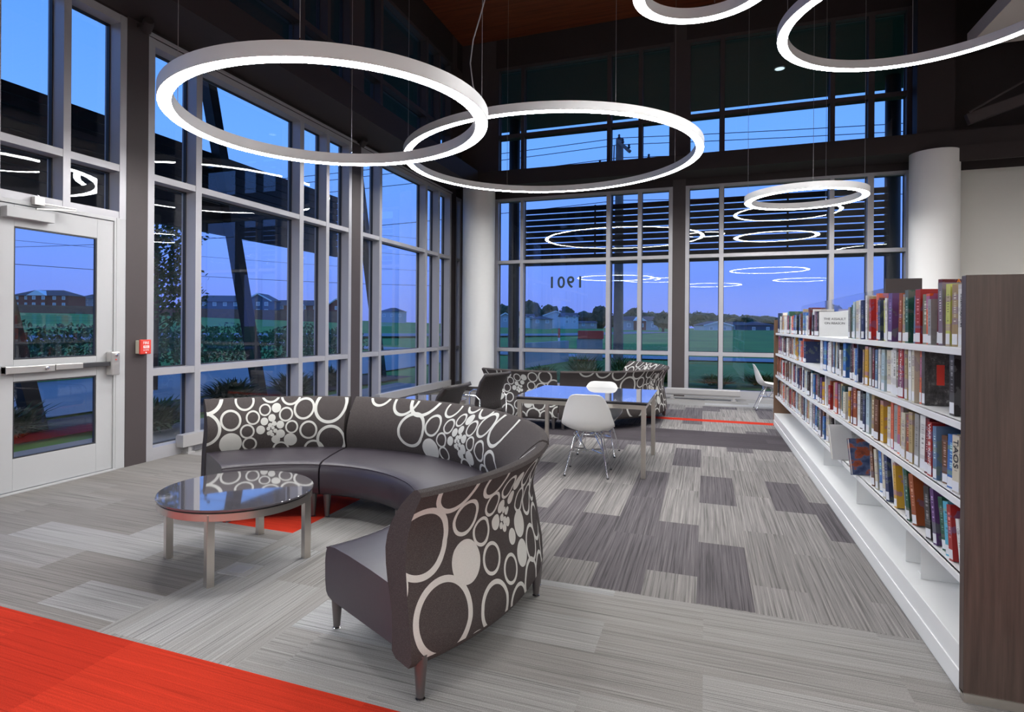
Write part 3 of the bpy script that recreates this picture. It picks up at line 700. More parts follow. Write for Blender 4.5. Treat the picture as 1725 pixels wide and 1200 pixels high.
# ---- books
PAL = dict(white=(.72, .72, .70), cream=(.60, .56, .44), tan=(.36, .26, .13), gold=(.42, .33, .17), mustard=(.58, .33, .03), lime=(.55, .60, .16), olive=(.22, .22, .15), grey=(.33, .33, .32), mauve=(.22, .17, .22),
           orange=(.72, .11, .02), coral=(.70, .16, .09), red=(.34, .022, .022), maroon=(.13, .018, .025), brown=(.13, .055, .028), black=(.022, .018, .020), navy=(.022, .035, .11), blue=(.05, .16, .46), slate=(.12, .20, .34),
           pale=(.42, .55, .62), teal=(.03, .09, .11), green=(.02, .09, .055), purple=(.11, .05, .17), cyan=(.10, .42, .60), rust=(.30, .075, .025))
WORD = dict(pale='pale blue', green='dark green', maroon='dark maroon', slate='slate blue', navy='navy blue', teal='dark teal', gold='dull gold', lime='lime yellow')
def cover_mat(k):
    m = bpy.data.materials.new('cover_'+k); m.use_nodes = True; g = NT(m); c = PAL[k]
    t = g.n('ShaderNodeTexCoord'); oi = g.n('ShaderNodeObjectInfo'); sp = g.n('ShaderNodeSeparateXYZ'); g.l(t.outputs['Generated'], sp.inputs[0])
    lum = sum(c)/3; ink = tuple(min(.9, x*3+.35) for x in c) if lum < .3 else tuple(x*.22 for x in c)
    cv = g.n('ShaderNodeCombineXYZ'); g.l(g.math('MULTIPLY', sp.outputs['X'], 7.), cv.inputs[0]); g.l(g.math('MULTIPLY', sp.outputs['Z'], 30.), cv.inputs[1]); g.l(g.math('MULTIPLY', oi.outputs['Random'], 50.), cv.inputs[2])
    n1 = g.noise(cv.outputs[0], 1.6, 2)
    yw = g.math('LESS_THAN', g.math('ABSOLUTE', g.math('SUBTRACT', sp.outputs['Y'], .5)), .2)
    zw = g.math('COMPARE', sp.outputs['Z'], .62, .24)
    onsp = g.math('LESS_THAN', sp.outputs['X'], .04)
    f = g.math('MULTIPLY', g.math('MULTIPLY', g.math('GREATER_THAN', n1, .53), yw), g.math('MULTIPLY', zw, onsp))
    # soft picture on the boards
    cv2 = g.n('ShaderNodeCombineXYZ'); g.l(g.math('MULTIPLY', sp.outputs['X'], 3.), cv2.inputs[0]); g.l(g.math('MULTIPLY', sp.outputs['Z'], 3.5), cv2.inputs[1]); g.l(g.math('MULTIPLY', oi.outputs['Random'], 90.), cv2.inputs[2])
    n2 = g.noise(cv2.outputs[0], 1.3, 4)
    alt = tuple(min(.8, x*.45+.12) for x in (c[1], c[2], c[0]))
    base = g.mix(g.math('MULTIPLY', g.math('GREATER_THAN', n2, .56), .55), c, alt)
    g.l(g.mix(g.math('MULTIPLY', f, .8), base, ink), g.b.inputs['Base Color']); g.b.inputs['Roughness'].default_value = .32
    return m
CM = {k: cover_mat(k) for k in PAL}
M['paper'] = mat('paper', (.70, .67, .58), .9, noise=.06, nscale=200); M['sticker'] = mat('sticker', (.74, .76, .80), .6)
# unit book: spine at x=0 facing -X, thickness along y (centred), height 1
def unit_cover(): 
    mb = MB(); mb.box(0, .03, -.5, .5, 0, 1); mb.box(.03, 1, -.5, -.43, 0, 1); mb.box(.03, 1, .43, .5, 0, 1); return mb
def unit_pages(mb=None, mi=0):
    mb = mb or MB(); mb.box(.03, .975, -.43, .43, .018, .982, mi); return mb
def unit_label(mb=None, mi=0):
    mb = mb or MB(); mb.box(-.004, .0, -.46, .46, .03, .20, mi); return mb
COVER = {k: unit_cover().mesh('book', [CM[k]]) for k in PAL}
PAGES = unit_pages().mesh('pages', [M['paper']]); LABELM = unit_label().mesh('call_label', [M['sticker']])
def whole(k):
    mb = unit_cover(); unit_pages(mb, 1); unit_label(mb, 2); return mb.mesh('book', [CM[k], M['paper'], M['sticker']])
WHOLE = {k: whole(k) for k in PAL}
ORD = ['first', 'second', 'third', 'fourth', 'fifth', 'sixth', 'seventh', 'eighth', 'ninth', 'tenth', 'eleventh', 'twelfth', 'thirteenth', 'fourteenth', 'fifteenth', 'sixteenth', 'seventeenth', 'eighteenth', 'nineteenth']
TENS = {2: ('twenty', 'twentieth'), 3: ('thirty', 'thirtieth'), 4: ('forty', 'fortieth'), 5: ('fifty', 'fiftieth'), 6: ('sixty', 'sixtieth'), 7: ('seventy', 'seventieth'), 8: ('eighty', 'eightieth'), 9: ('ninety', 'ninetieth'), 10: ('hundred', 'hundredth')}
def ordinal(n):
    if n < 20: return ORD[n-1]
    a, b = divmod(n, 10); return TENS[a][1] if b == 0 else TENS[a][0]+'-'+ORD[b-1]
# near sequence on each shelf, from the brown end panel inwards: colour, thickness, height, depth pulled out, gap before (m)
SKIP = {0: (5.45, 6.66), 1: (6.5, 7.55), 3: (4.72, 5.8)}          # bare stretches of shelf
SEQ = {
 0: 'white:.05:.27 tan:.04:.275 lime:.03:.28 mauve:.03:.29 maroon:.03:.31 grey:.035:.22 orange:.035:.25 olive:.04:.25 red:.045:.28 slate:.035:.25 green:.04:.285 gold:.05:.265 rust:.03:.275 purple:.07:.285 white:.025:.26 lime:.04:.25 navy:.035:.255 maroon:.02:.27 coral:.03:.30 red:.03:.27 tan:.05:.29 white:.03:.30 navy:.035:.27 white:.03:.275 red:.02:.18 cream:.04:.275 pale:.03:.27',
 1: 'black:.05:.29 grey:.04:.31 coral:.02:.31 cream:.03:.29 white:.03:.29 gold:.025:.30 mauve:.02:.28 red:.055:.29 olive:.03:.25 white:.04:.285 white:.05:.26 cream:.045:.255 pale:.04:.255 white:.03:.255 teal:.04:.26 slate:.03:.25 maroon:.025:.255 grey:.035:.26 mustard:.05:.265 tan:.02:.24 navy:.03:.285 blue:.04:.24 cream:.045:.24 maroon:.03:.29 black:.03:.27',
 2: 'cream:.05:.25 blue:.05:.24 brown:.04:.22 slate:.03:.25 red:.045:.26 maroon:.03:.27 white:.045:.275 grey:.05:.27 gold:.04:.27 rust:.035:.25 cream:.05:.25 tan:.03:.28 coral:.04:.28 grey:.035:.27 coral:.03:.29 cream:.04:.24 mustard:.05:.26 brown:.06:.26 tan:.05:.29 pale:.05:.30 navy:.04:.26 white:.03:.25 black:.04:.31 white:.045:.26 rust:.05:.29 maroon:.035:.27',
 3: 'white:.02:.20 red:.035:.24 cyan:.035:.24 green:.03:.24 purple:.03:.26 black:.055:.25 rust:.04:.26 green:.03:.27 slate:.03:.28 mustard:.045:.25 white:.035:.27 navy:.04:.27 cream:.045:.27 maroon:.04:.26 blue:.045:.27 cream:.03:.25 brown:.04:.26 white:.03:.255 grey:.03:.26 black:.045:.25 maroon:.03:.25'}
GAPS = {(1, 1): .34, (1, 0): .17, (0, 0): .04, (3, 0): .06, (3, 9): .10, (3, 6): .15, (1, 20): .12, (0, 13): .13, (2, 0): .08, (2, 19): .10, (0, 19): .08, (2, 16): .08}
rng = random.Random(11)
books = []
keys = list(PAL)
wts = [16, 9, 4, 4, 3, 2, 3, 5, 4, 2, 2, 5, 6, 5, 7, 6, 3, 4, 4, 3, 3, 3, 1, 3]
for s in range(4):
    y = BY0 + .10; lst = [q.split(':') for q in SEQ[s].split()]; i = 0
    while y < BY1-.10:
        if i < len(lst): k, th, hh = lst[i][0], float(lst[i][1]), float(lst[i][2])
        else: k, th, hh = rng.choices(keys, wts)[0], rng.uniform(.028, .06), rng.choice((.21, .235, .245, .25, .26, .27, .29, .24, .225))
        y += GAPS.get((s, i), 0)
        if i >= len(lst) and rng.random() < .05: y += rng.uniform(.06, .16)
        lean = rng.uniform(-.03, .03); rot = R(rng.uniform(4, 15)); dp = rng.uniform(.15, .20)
        if s == 3 and i < 20: lean = rng.uniform(-.17, -.10)
        if (s, i) in ((1, 1), (1, 0), (0, 13), (3, 9), (1, 20)): rot, dp = R(2), .21
        span = th*cos(rot) + dp*sin(rot)*.85 + abs(lean)*.02
        hh = min(hh, .292) if s > 0 else hh
        y0 = y + th/2*cos(rot) + .002
        # keep clear of the section uprights
        for u in sec_y[1:-1]:
            if u-.03 < y0 < u+.06: y0 = u+.07
        if s in SKIP and SKIP[s][0] < y0 + .03 and y0 < SKIP[s][1]: y0 = SKIP[s][1] + .02
        books.append(dict(s=s, i=i+1, k=k, th=th, h=hh, d=dp, y=y0, x=1.012+rng.uniform(0, .025), rot=rot, lean=lean))
        y = y0 - th/2*cos(rot) + span + .005; i += 1
SN = ['top shelf', 'second shelf', 'third shelf', 'fourth shelf']
books.sort(key=lambda q: q['y'])
ind = books[:296]; rest = books[296:]
BK = {}
for q in ind:
    k = q['k']; z = SH[q['s']] + .001 - (.004 if q['s'] == 0 and q['y'] > 5.4 else 0)
    near = q['y'] < 5.7
    o = bpy.data.objects.new('book', (COVER if near else WHOLE)[k]); COL.objects.link(o)
    z += abs(sin(q['lean']))*q['th']/2
    o.location = (q['x'], q['y'], z); o.rotation_euler = (q['lean'], 0, q['rot']); o.scale = (q['d'], q['th'], q['h'])
    thick = 'thick ' if q['th'] > .045 else ('thin ' if q['th'] < .026 else '')
    tag(o, '%s%s book, %s from the near brown end on the %s' % (thick, WORD.get(k, k), ordinal(q['i']), SN[q['s']]), 'book', 'books on the ' + SN[q['s']])
    if near:
        for nm, me in (('pages', PAGES), ('call_label', LABELM)):
            c = bpy.data.objects.new(nm, me); COL.objects.link(c); c.parent = o
    BK[(q['s'], q['i'])] = o
mb = MB(); rm = [CM[k] for k in PAL] + [M['paper'], M['sticker']]; ix = {k: i for i, k in enumerate(PAL)}
for q in rest:
    T = Matrix.Translation((q['x'], q['y'], SH[q['s']]+.001)) @ Euler((q['lean'], 0, q['rot'])).to_matrix().to_4x4() @ Matrix.Diagonal((q['d'], q['th'], q['h'], 1))
    for a in ((0, .03, -.5, .5, 0, 1), (.03, 1, -.5, -.43, 0, 1), (.03, 1, .43, .5, 0, 1)): mb.box(*a, ix[q['k']], T)
    mb.box(.03, .975, -.43, .43, .018, .982, len(PAL), T); mb.box(-.004, 0, -.46, .46, .03, .2, len(PAL)+1, T)
if rest: tag(mb.build('distant_books', rm), 'small mixed books at the far end of the white bookcase', 'books', kind='stuff')
# titles that can be read
def title(key, s, size, mt, face, pos, space=1.0):
    """face 'spine' reads downwards on the spine; 'board' lies on the near board. pos is (across, up) in metres"""
    o = BK.get(key)
    if o is None: return
    S = o.scale
    if face == 'spine': loc = (-.0012/S.x, pos[0]/S.y, pos[1]/S.z); M3 = Matrix(((0, 0, -1), (0, -1, 0), (-1, 0, 0)))   # text x -> -Z, text y -> -Y ... normal -X
    else: loc = (pos[0]/S.x, -.5-.0012/S.y, pos[1]/S.z); M3 = Matrix(((1, 0, 0), (0, 0, -1), (0, 1, 0)))
    if face == 'spine': M3 = Matrix(((0, 0, -1), (0, -1, 0), (-1, 0, 0)))
    t = text('title', s, size, mt, o, loc, extrude=.0004, align='LEFT' if face == 'board' else 'CENTER', space=space)
    L = M3.to_4x4(); L.translation = Vector(loc)
    L = Matrix.Translation(loc) @ Matrix.Diagonal((1/S.x, 1/S.y, 1/S.z, 1)) @ M3.to_4x4()
    t.matrix_local = L
title((2, 5), 'WAR & KNIFE', .034, M['textwhite'], 'spine', (0, .15))
title((1, 8), 'True Tales of Old Time', .024, M['textwhite'], 'spine', (0, .16))
title((2, 1), 'TAOS', .05, M['textdark'], 'spine', (0, .17))
for s_, z_, sz in (('TH', .225, .026), ('H', .192, .040), ('A T', .155, .022), ('Las', .130, .026), ('Yu', .098, .026), ('HO', .055, .024)): title((1, 1), s_, sz, M['textgold'] if s_ in ('Las', 'Yu') else M['textwhite'], 'board', (.035, z_))
title((3, 10), 'CA', .045, M['textdark'], 'board', (.08, .19)); title((3, 7), 'NU', .05, M['textgold'], 'board', (.08, .16))
title((0, 5), 'AM', .03, M['textorange'], 'board', (.06, .30)); title((0, 5), 'W', .05, M['textorange'], 'board', (.06, .265))
title((1, 24), 'BRO', .04, M['textgold'], 'board', (.04, .255))
title((0, 1), 'Dark Raptures', .022, M['textdark'], 'spine', (0, .15))
m = bpy.data.materials.new('collage_cover'); m.use_nodes = True; g = NT(m); M['collage'] = m
t_ = g.n('ShaderNodeTexCoord'); vo = g.n('ShaderNodeTexVoronoi'); vo.inputs['Scale'].default_value = 3.2; g.l(t_.outputs['Generated'], vo.inputs['Vector'])
n_ = g.noise(t_.outputs['Generated'], 7., 6, .75); g.l(g.mix(.35, g.ramp(n_, [(.35, (.03, .027, .027)), (.55, (.11, .10, .10)), (.72, (.45, .43, .42))]), vo.outputs['Distance'], 'MULTIPLY'), g.b.inputs['Base Color']); g.b.inputs['Roughness'].default_value = .35
if (1, 2) in BK:
    o = BK[(1, 2)]; S = o.scale; o.data = unit_cover().mesh('book', [M['collage']]); o['label'] = 'large grey picture-covered book facing out beside the black book, second shelf'
    c = MB().box(.24, .40, -.512, -.5, .35, .70).build('title_panel', M['red'], o)
if (1, 1) in BK: BK[(1, 1)]['label'] = 'thick black book with gold and white title next to the brown end, second shelf'
def lean_book(label, y, w, h, mt, rot, lean, x=.95):
    t = thing('display_book', label, 'book', (x, y, SH[3]+.004), R(rot)); T = Matrix.Rotation(R(lean), 4, 'X')
    MB().box(0, w, 0, .006, 0, h, 0, T).build('front_cover', mt, t); MB().box(.004, w-.004, .006, .026, .004, h-.004, 0, T).build('pages', M['paper'], t); MB().box(0, w, .026, .032, 0, h, 0, T).build('back_cover', mt, t)
m = bpy.data.materials.new('picture_cover'); m.use_nodes = True; g = NT(m); M['picture'] = m
t_ = g.n('ShaderNodeTexCoord'); n_ = g.noise(t_.outputs['Generated'], 2.2, 4, .6); g.l(g.ramp(n_, [(.38, (.03, .05, .13)), (.5, (.10, .14, .26)), (.55, (.38, .09, .04)), (.7, (.16, .045, .03))]), g.b.inputs['Base Color']); g.b.inputs['Roughness'].default_value = .3
m = bpy.data.materials.new('photo_cover'); m.use_nodes = True; g = NT(m); M['photo'] = m
t_ = g.n('ShaderNodeTexCoord'); sp_ = g.n('ShaderNodeSeparateXYZ'); g.l(t_.outputs['Generated'], sp_.inputs[0]); n_ = g.noise(t_.outputs['Generated'], 9., 5, .7)
g.l(g.mix(g.math('GREATER_THAN', sp_.outputs['X'], .52), (.66, .66, .66), g.ramp(n_, [(.3, (.22, .22, .22)), (.7, (.5, .5, .5))])), g.b.inputs['Base Color']); g.b.inputs['Roughness'].default_value = .4
lean_book('large white book with grey photo leaning out of the lowest book shelf', 5.38, .30, .27, M['photo'], 14, -14, .93)
lean_book('dark blue and rust pictured book leaning out of the lowest book shelf', 4.88, .24, .25, M['picture'], 12, -16, .965)
# white book shown face-out on the top shelf
t = thing('display_book', 'white book shown face-out on the top shelf, dark title on its cover', 'book', (1.017, 6.59, 1.407), R(3))
MB().box(0, .26, 0, .006, 0, .235).build('front_cover', M['shelfwhite'], t); MB().box(.004, .256, .006, .03, .004, .231).build('pages', M['paper'], t)
text('title', 'THE ASSAULT', .030, M['textdark'], t, (.13, -.0008, .165), (R(90), 0, 0)); text('title', 'ON REASON', .030, M['textdark'], t, (.13, -.0008, .125), (R(90), 0, 0))

# ================================================================== OUTDOORS
def terr(x, y):
    dd = hypot(x, y-0); th = atan2(-x, y)          # angle from straight ahead towards the door side
    k = min(1, max(0, (th-.25)/.6)); A = 0.6*(1-k) + 4.3*k
    s = min(1.4, max(0, (dd-24)/190)); return -.14 + A*(s if s < 1.4 else 1.4)
mb = MB(); nx, ny = 70, 60; vs = []; fs = []
def gx(i): return -330 + 460*i/nx
for j in range(ny+1):
    for i in range(nx+1):
        s = j/ny; x = (-330 + 470*i/nx); y = -90 + 420*s; vs.append((x, y, terr(x, y)-.03))
for j in range(ny):
    for i in range(nx): fs.append((j*(nx+1)+i, j*(nx+1)+i+1, (j+1)*(nx+1)+i+1, (j+1)*(nx+1)+i))
mb.add(vs, fs); o = struct(mb.build('ground', M['lawn'], smooth=60))
def strip(name, pts, w, mt, dz):                     # paved strip along points
    mb = MB(); vs = []; fs = []
    P = []
    for a, b in zip(pts[:-1], pts[1:]):
        a, b = Vector((*a, 0)), Vector((*b, 0)); n = max(2, int((b-a).length/3))
        P += [a.lerp(b, i/n) for i in range(n)]
    P.append(Vector((*pts[-1], 0)))
    for i, p in enumerate(P):
        d_ = (P[min(i+1, len(P)-1)]-P[max(i-1, 0)]).normalized(); nn = Vector((-d_.y, d_.x, 0))
        for s in (-1, 1):
            q = p+nn*w/2*s; vs.append((q.x, q.y, max(terr(q.x, q.y), terr(p.x, p.y))+dz))
    for i in range(len(P)-1): fs.append((2*i, 2*i+1, 2*i+3, 2*i+2))
    mb.add(vs, fs); return struct(mb.build(name, mt))
strip('sidewalk', [(-7.0, -6), (-7.0, 15.0)], 2.0, M['concrete'], .012)
strip('pavement_strip', [(-13.5, -20), (-13.5, 34)], 6.2, M['concrete'], .016)
strip('road', [(-60, -60), (-46, -5), (-38, 34), (-24, 80), (-10, 140)], 11, M['asphalt'], .05)
strip('footpath', [(-30, 33), (30, 31)], 3.2, M['concrete'], .03)
strip('planting_bed', [(-9.3, -6), (-9.3, 17)], 1.6, M['mulch'], .02)
# louvre screens and posts under the roof edge
t = thing('louver_screen', 'dark horizontal louver screen outside the rear windows', 'louver screen', (0, 17.3, 0))
mb = MB()
for k in range(9):
    z = 3.405+.1715*k; mb.box(-5.15, 4.12, -.03, .03, z, z+.134)
mb.build('slats', M['louver'], t)
mb = MB(); mb.box(-5.2, 4.2, -.05, .05, 3.24, 3.38); mb.build('bottom_rail', M['louver'], t)
for x in (-2.95, 1.95): MB().box(x-.02, x+.02, .03, .07, 3.28, 4.94).build('stile', M['louver'], t)
t = thing('louver_screen', 'dark horizontal louver screen outside the window wall beside the door', 'louver screen', (-9.48, 0, 0))
mb = MB()
for k in range(9):
    z = 3.46+.17*k; mb.box(-.10, .03, -6, 14.2, z, z+.155)
mb.build('slats', M['louver'], t); MB().box(-.06, .06, -6, 14.25, 3.34, 3.46).build('bottom_rail', M['louver'], t)
for lab, x, y in (('dark round roof post outside the rear glass near the corner column', -5.37, 17.4), ('dark round roof post outside the rear glass behind the bookcase', 4.23, 17.4)):
    o = MB().lathe([(.165, -.15), (.165, 7.62)], x, y, 32).build('roof_post', M['louver'], None, 40); tag(o, lab, 'post')
for lab, y0 in (('slanted dark roof strut outside the second wide window from the door', 10.95), ('slanted dark roof strut outside the windows past the second pier', 16.4), ('slanted dark roof strut seen at the edge of the door glass', 6.1)):
    o = MB().bar((-9.28, y0, -.15), (-9.28, y0-1.92, 7.62), .22, .22).build('roof_strut', M['louver']); tag(o, lab, 'strut')
# low wall, monument sign, marker, pole
o = MB().add([Vector(v) for v in []], []); 
a, b = Vector((-6.66, 21.5, 0)), Vector((-5.91, 27.86, 0)); n_ = Vector((b.y-a.y, a.x-b.x, 0)).normalized()*.2
mb = MB(); mb.prism([(a.x, a.y), (b.x, b.y), (b.x-n_.x, b.y-n_.y), (a.x-n_.x, a.y-n_.y)], -.3, .80); o = mb.build('low_wall', M['signgrey']); tag(o, 'long low grey garden wall outside the rear windows', 'wall')
t = thing('monument_sign', 'grey block sign with red cap outside the rear windows', 'sign', (-5.13, 29.2, 0), R(8))
MB().box(-.65, .55, -.2, .35, -.35, .88).build('block', M['signgrey'], t); MB().box(-.60, .60, -.25, .40, .88, 1.26).build('cap', M['signred'], t)
t = thing('marker_post', 'thin red and white marker post above the low garden wall', 'post', (-7.3, 31.9, -.1))
MB().lathe([(.06, 0), (.06, .95)], n=12).build('post_base', M['h_white'], t); MB().lathe([(.06, .95), (.06, 1.45)], n=12).build('red_sleeve', M['signred'], t)
t = thing('utility_pole', 'tall brown wooden utility pole outside the rear windows', 'utility pole', (-3.77, 28.68, 0))
MB().lathe([(.235, -.3), (.20, 5), (.17, 10.2)], n=20).build('pole_shaft', M['pole'], t, 40)
ca = MB().bar((-.05, -.22, 10.05), (.55, -.7, 9.35), .12, .12).build('crossarm', M['pole'], t)
for p in ((0, -.2, 10.25), (.2, -.45, 9.95), (.5, -.66, 9.62), (-.9, 0, 9.2), (1.3, .1, 9.3)):
    mb = MB(); mb.lathe([(.05, 0), (.07, .05), (.04, .1), (.06, .15), (.02, .2)], p[0], p[1], 10); mb.v = [(x, y, z+p[2]-.1) for x, y, z in mb.v]; mb.build('insulator', M['wire'], t, 40)
MB().tube([(-.32, 0, .2), (-.32, 0, 6), (-.25, 0, 9.9)], .03, 6).build('conduit', M['wire'], t)
def wire(label, pts, sag=.4, r=.018):
    q = []
    for a, b in zip(pts[:-1], pts[1:]):
        a, b = Vector(a), Vector(b)
        for i in range(13):
            s = i/12; p = a.lerp(b, s); p.z -= sag*4*s*(1-s); q.append(p)
    o = MB().tube(q, r, 4).build('overhead_wire', M['wire']); tag(o, label, 'wire', 'overhead wires')
for k, (w_, z) in enumerate((('topmost', 10.15), ('second highest', 9.9), ('third highest', 9.35), ('lowest', 7.4))):
    wire('%s overhead wire reaching the utility pole behind the rear windows' % w_, [(-46, 24+k*.5, z-1.0), (-3.77, 28.4+k*.2, z), (40, 33+k*.5, z+.6)], .5)
for k, (w_, z) in enumerate((('topmost', 9.6), ('second', 8.0), ('third', 6.6), ('lowest thick', 5.2))):
    wire('%s overhead wire crossing behind the door glass and window wall' % w_, [(-60, -18, z), (-40, 18+k, z-.2), (-22, 60, z+.4)], .35, .024 if k == 3 else .014)
t = thing('street_pole', 'thin distant pole with crossbar seen through the door glass', 'utility pole', (-57.2, 27.2, 1.0))
MB().lathe([(.16, 0), (.12, 8.1)], n=12).build('pole_shaft', M['pole'], t, 40); MB().bar((-.5, -1.0, 7.9), (.5, 1.0, 7.9), .12, .12).build('crossarm', M['pole'], t)

# ---- houses
def house(label, a, c, h, wall, style='gable', nwin=3, depth=9., accent=None, storeys=2):
    a, c = Vector((a[0]*.987, a[1]*1.095, a[2])), Vector((c[0]*.987, c[1]*1.095, c[2])); d_ = (c-a); d_.z = 0; L = d_.length; an = atan2(d_.y, d_.x)
    t = thing('house', label, 'house', (a.x, a.y, a.z), an)
    wh = h*.68
    MB().box(0, L, 0, depth, -6, wh).build('wall', M[wall], t)
    mb = MB()
    if style == 'hip':
        o_ = .5; z0, z1 = wh, h; rx = min(L*.4, depth*.5)
        mb.add([(-o_, -o_, z0), (L+o_, -o_, z0), (L+o_, depth+o_, z0), (-o_, depth+o_, z0), (rx, depth/2, z1), (L-rx, depth/2, z1)], [(0, 1, 5, 4), (1, 2, 5), (2, 3, 4, 5), (3, 0, 4), (3, 2, 1, 0)])
        mb.build('roof', M['h_roof'], t)
    elif style == 'side':
        mb.add([(-.4, -.4, wh), (L+.4, -.4, wh), (L+.4, depth+.4, wh), (-.4, depth+.4, wh), (-.4, depth/2, h), (L+.4, depth/2, h)], [(0, 1, 5, 4), (2, 3, 4, 5), (0, 4, 3), (1, 2, 5), (3, 2, 1, 0)]); mb.build('roof', M['h_roof'], t)
    else:
        mb.add([(-.4, -.4, wh), (L/2, -.4, h+.15), (L+.4, -.4, wh), (-.4, depth, wh), (L/2, depth, h+.15), (L+.4, depth, wh), (-.4, -.4, wh+.25), (L/2, -.4, h+.4), (L+.4, -.4, wh+.25), (-.4, depth, wh+.25), (L/2, depth, h+.4), (L+.4, depth, wh+.25)],
               [(0, 1, 7, 6), (1, 2, 8, 7), (6, 7, 10, 9), (7, 8, 11, 10), (3, 4, 1, 0), (4, 5, 2, 1), (0, 6, 9, 3), (2, 5, 11, 8)]); mb.build('roof', M['h_roof'], t)
        rk = MB(); rk.bar((-.5, -.5, wh+.05), (L/2, -.5, h+.25), .25, .35); rk.bar((L+.5, -.5, wh+.05), (L/2, -.5, h+.25), .25, .35); rk.build('rake_trim', M['h_white'], t)
        MB().add([(0, 0, wh), (L, 0, wh), (L/2, 0, h), (0, .3, wh), (L, .3, wh), (L/2, .3, h)], [(0, 1, 2), (3, 5, 4), (0, 2, 5, 3), (1, 4, 5, 2), (0, 3, 4, 1)]).build('gable_wall', M[accent or wall], t)
    if accent and style != 'gable':
        w0, w1 = L*.30, L*.62
        MB().box(w0, w1, -.8, 2, -6, wh).build('bay_wall', M[accent], t)
        MB().add([(w0-.3, -1.0, wh), (w1+.3, -1.0, wh), ((w0+w1)/2, -1.0, h*.96), (w0-.3, depth*.5, wh), (w1+.3, depth*.5, wh), ((w0+w1)/2, depth*.5, h*.96)], [(0, 1, 2), (3, 5, 4), (0, 2, 5, 3), (1, 4, 5, 2), (0, 3, 4, 1)]).build('bay_roof', M['h_white'], t)
    for s in range(storeys):
        for k in range(nwin):
            x = L*(k+.5)/nwin; z = wh*(s+.38)/storeys
            if storeys == 2 and h < 3: z = wh*.5
            yy = -.84 if (accent and style != 'gable' and L*.30 < x < L*.62) else -.04
            w = MB().box(x-.55, x+.55, yy, yy+.1, z, z+1.15).build('window', M['h_white'], t)
            MB().box(x-.42, x+.42, yy-.02, yy+.02, z+.12, z+1.03).build('pane', M['h_grey'], w)
HS = [('small grey gabled house at the far edge beside the corner column', (-64.9, 175.4, 1.9), (-61.5, 176.6, 1.9), 3.5, 'h_grey', 'gable', 1, None, 1),
      ('white two storey house behind the rear window beneath the tallest trees', (-62.3, 183.3, 1.7), (-55.9, 185.5, 1.7), 3.9, 'h_white', 'side', 3, None, 2),
      ('low tan house in front of the white gabled house', (-51.4, 168.5, 1.5), (-45.5, 170.5, 1.6), 3.0, 'h_tan', 'hip', 2, None, 1),
      ('pale gabled house to the sign side of the low tan house', (-57.0, 201.4, 1.8), (-48.8, 204.2, 1.8), 4.9, 'h_pale', 'gable', 2, None, 1),
      ('pale house with dark roof above the low garden wall', (-46.6, 189.0, 1.8), (-41.6, 190.8, 1.9), 4.3, 'h_pale', 'side', 2, None, 2),
      ('very low pale house directly behind the red sign cap', (-44.6, 205.7, .8), (-38.3, 207.9, .8), 2.6, 'h_tan', 'side', 2, None, 1),
      ('wide grey ranch house just past the utility pole', (-23.0, 166.6, .1), (-12.9, 170.1, .2), 4.4, 'h_grey', 'side', 3, 'h_rust', 1),
      ('pale blue gabled house just past the rear pier', (-.2, 186.1, -.5), (7.8, 188.9, -.5), 3.4, 'h_pale', 'gable', 2, None, 1),
      ('unfinished tan house between the pale blue and dark roofed houses', (8.8, 212.5, -.3), (14.7, 214.6, -.3), 3.6, 'h_tan', 'side', 2, None, 1),
      ('dark roofed house nearest the bookcase end', (13.1, 202.4, -.6), (22.0, 205.4, -.5), 4.0, 'h_blue', 'hip', 2, None, 1),
      ('dark red two storey house with white gable seen through the door', (-219.1, 122.2, 6.0), (-201.3, 128.3, 6.1), 6.4, 'h_red', 'hip', 6, 'h_red', 2),
      ('grey blue house next to the red house seen through the door', (-211.1, 136.6, 6.2), (-203.2, 139.3, 6.2), 5.4, 'h_grey', 'hip', 3, None, 2),
      ('dark red house hidden between the door frame and the tree', (-213.4, 147.4, 6.5), (-207.1, 149.6, 6.5), 5.5, 'h_red', 'hip', 2, None, 2),
      ('long blue grey house behind the slanted strut with white windows', (-141.2, 125.8, 3.7), (-129.6, 129.8, 3.8), 6.2, 'h_blue', 'side', 4, None, 2),
      ('blue gabled house joined to the long blue grey house', (-128.2, 130.3, 3.8), (-121.3, 132.7, 3.8), 6.3, 'h_blue', 'gable', 3, None, 2),
      ('small distant gabled house between the blue and rust houses', (-148.5, 158.2, 3.9), (-142.6, 160.2, 3.9), 5.6, 'h_grey', 'gable', 2, None, 1),
      ('rust brown house with white windows behind the wide window', (-127.6, 142.1, 3.4), (-114.4, 146.7, 3.5), 5.7, 'h_rust', 'side', 4, 'h_tan', 2),
      ('red gabled house seen through the last narrow pane before the pier', (-112.1, 147.5, 3.2), (-107.3, 149.1, 3.2), 6.0, 'h_red', 'gable', 1, None, 2),
      ('distant grey house seen past the second window pier', (-120.9, 191.0, 3.3), (-112.1, 194.0, 3.3), 4.9, 'h_grey', 'hip', 3, None, 1)]
for lab, a, c, h, w, st, nw, ac, so in HS: house(lab, a, c, h, w, st, nw, 9., ac, so)
o = MB().bar((-196, 108, 5.0), (-92, 146, 3.4), .2, 3.2).build('wood_fence', M['fence']); tag(o, 'long reddish wooden fence in front of the hillside houses', 'fence')
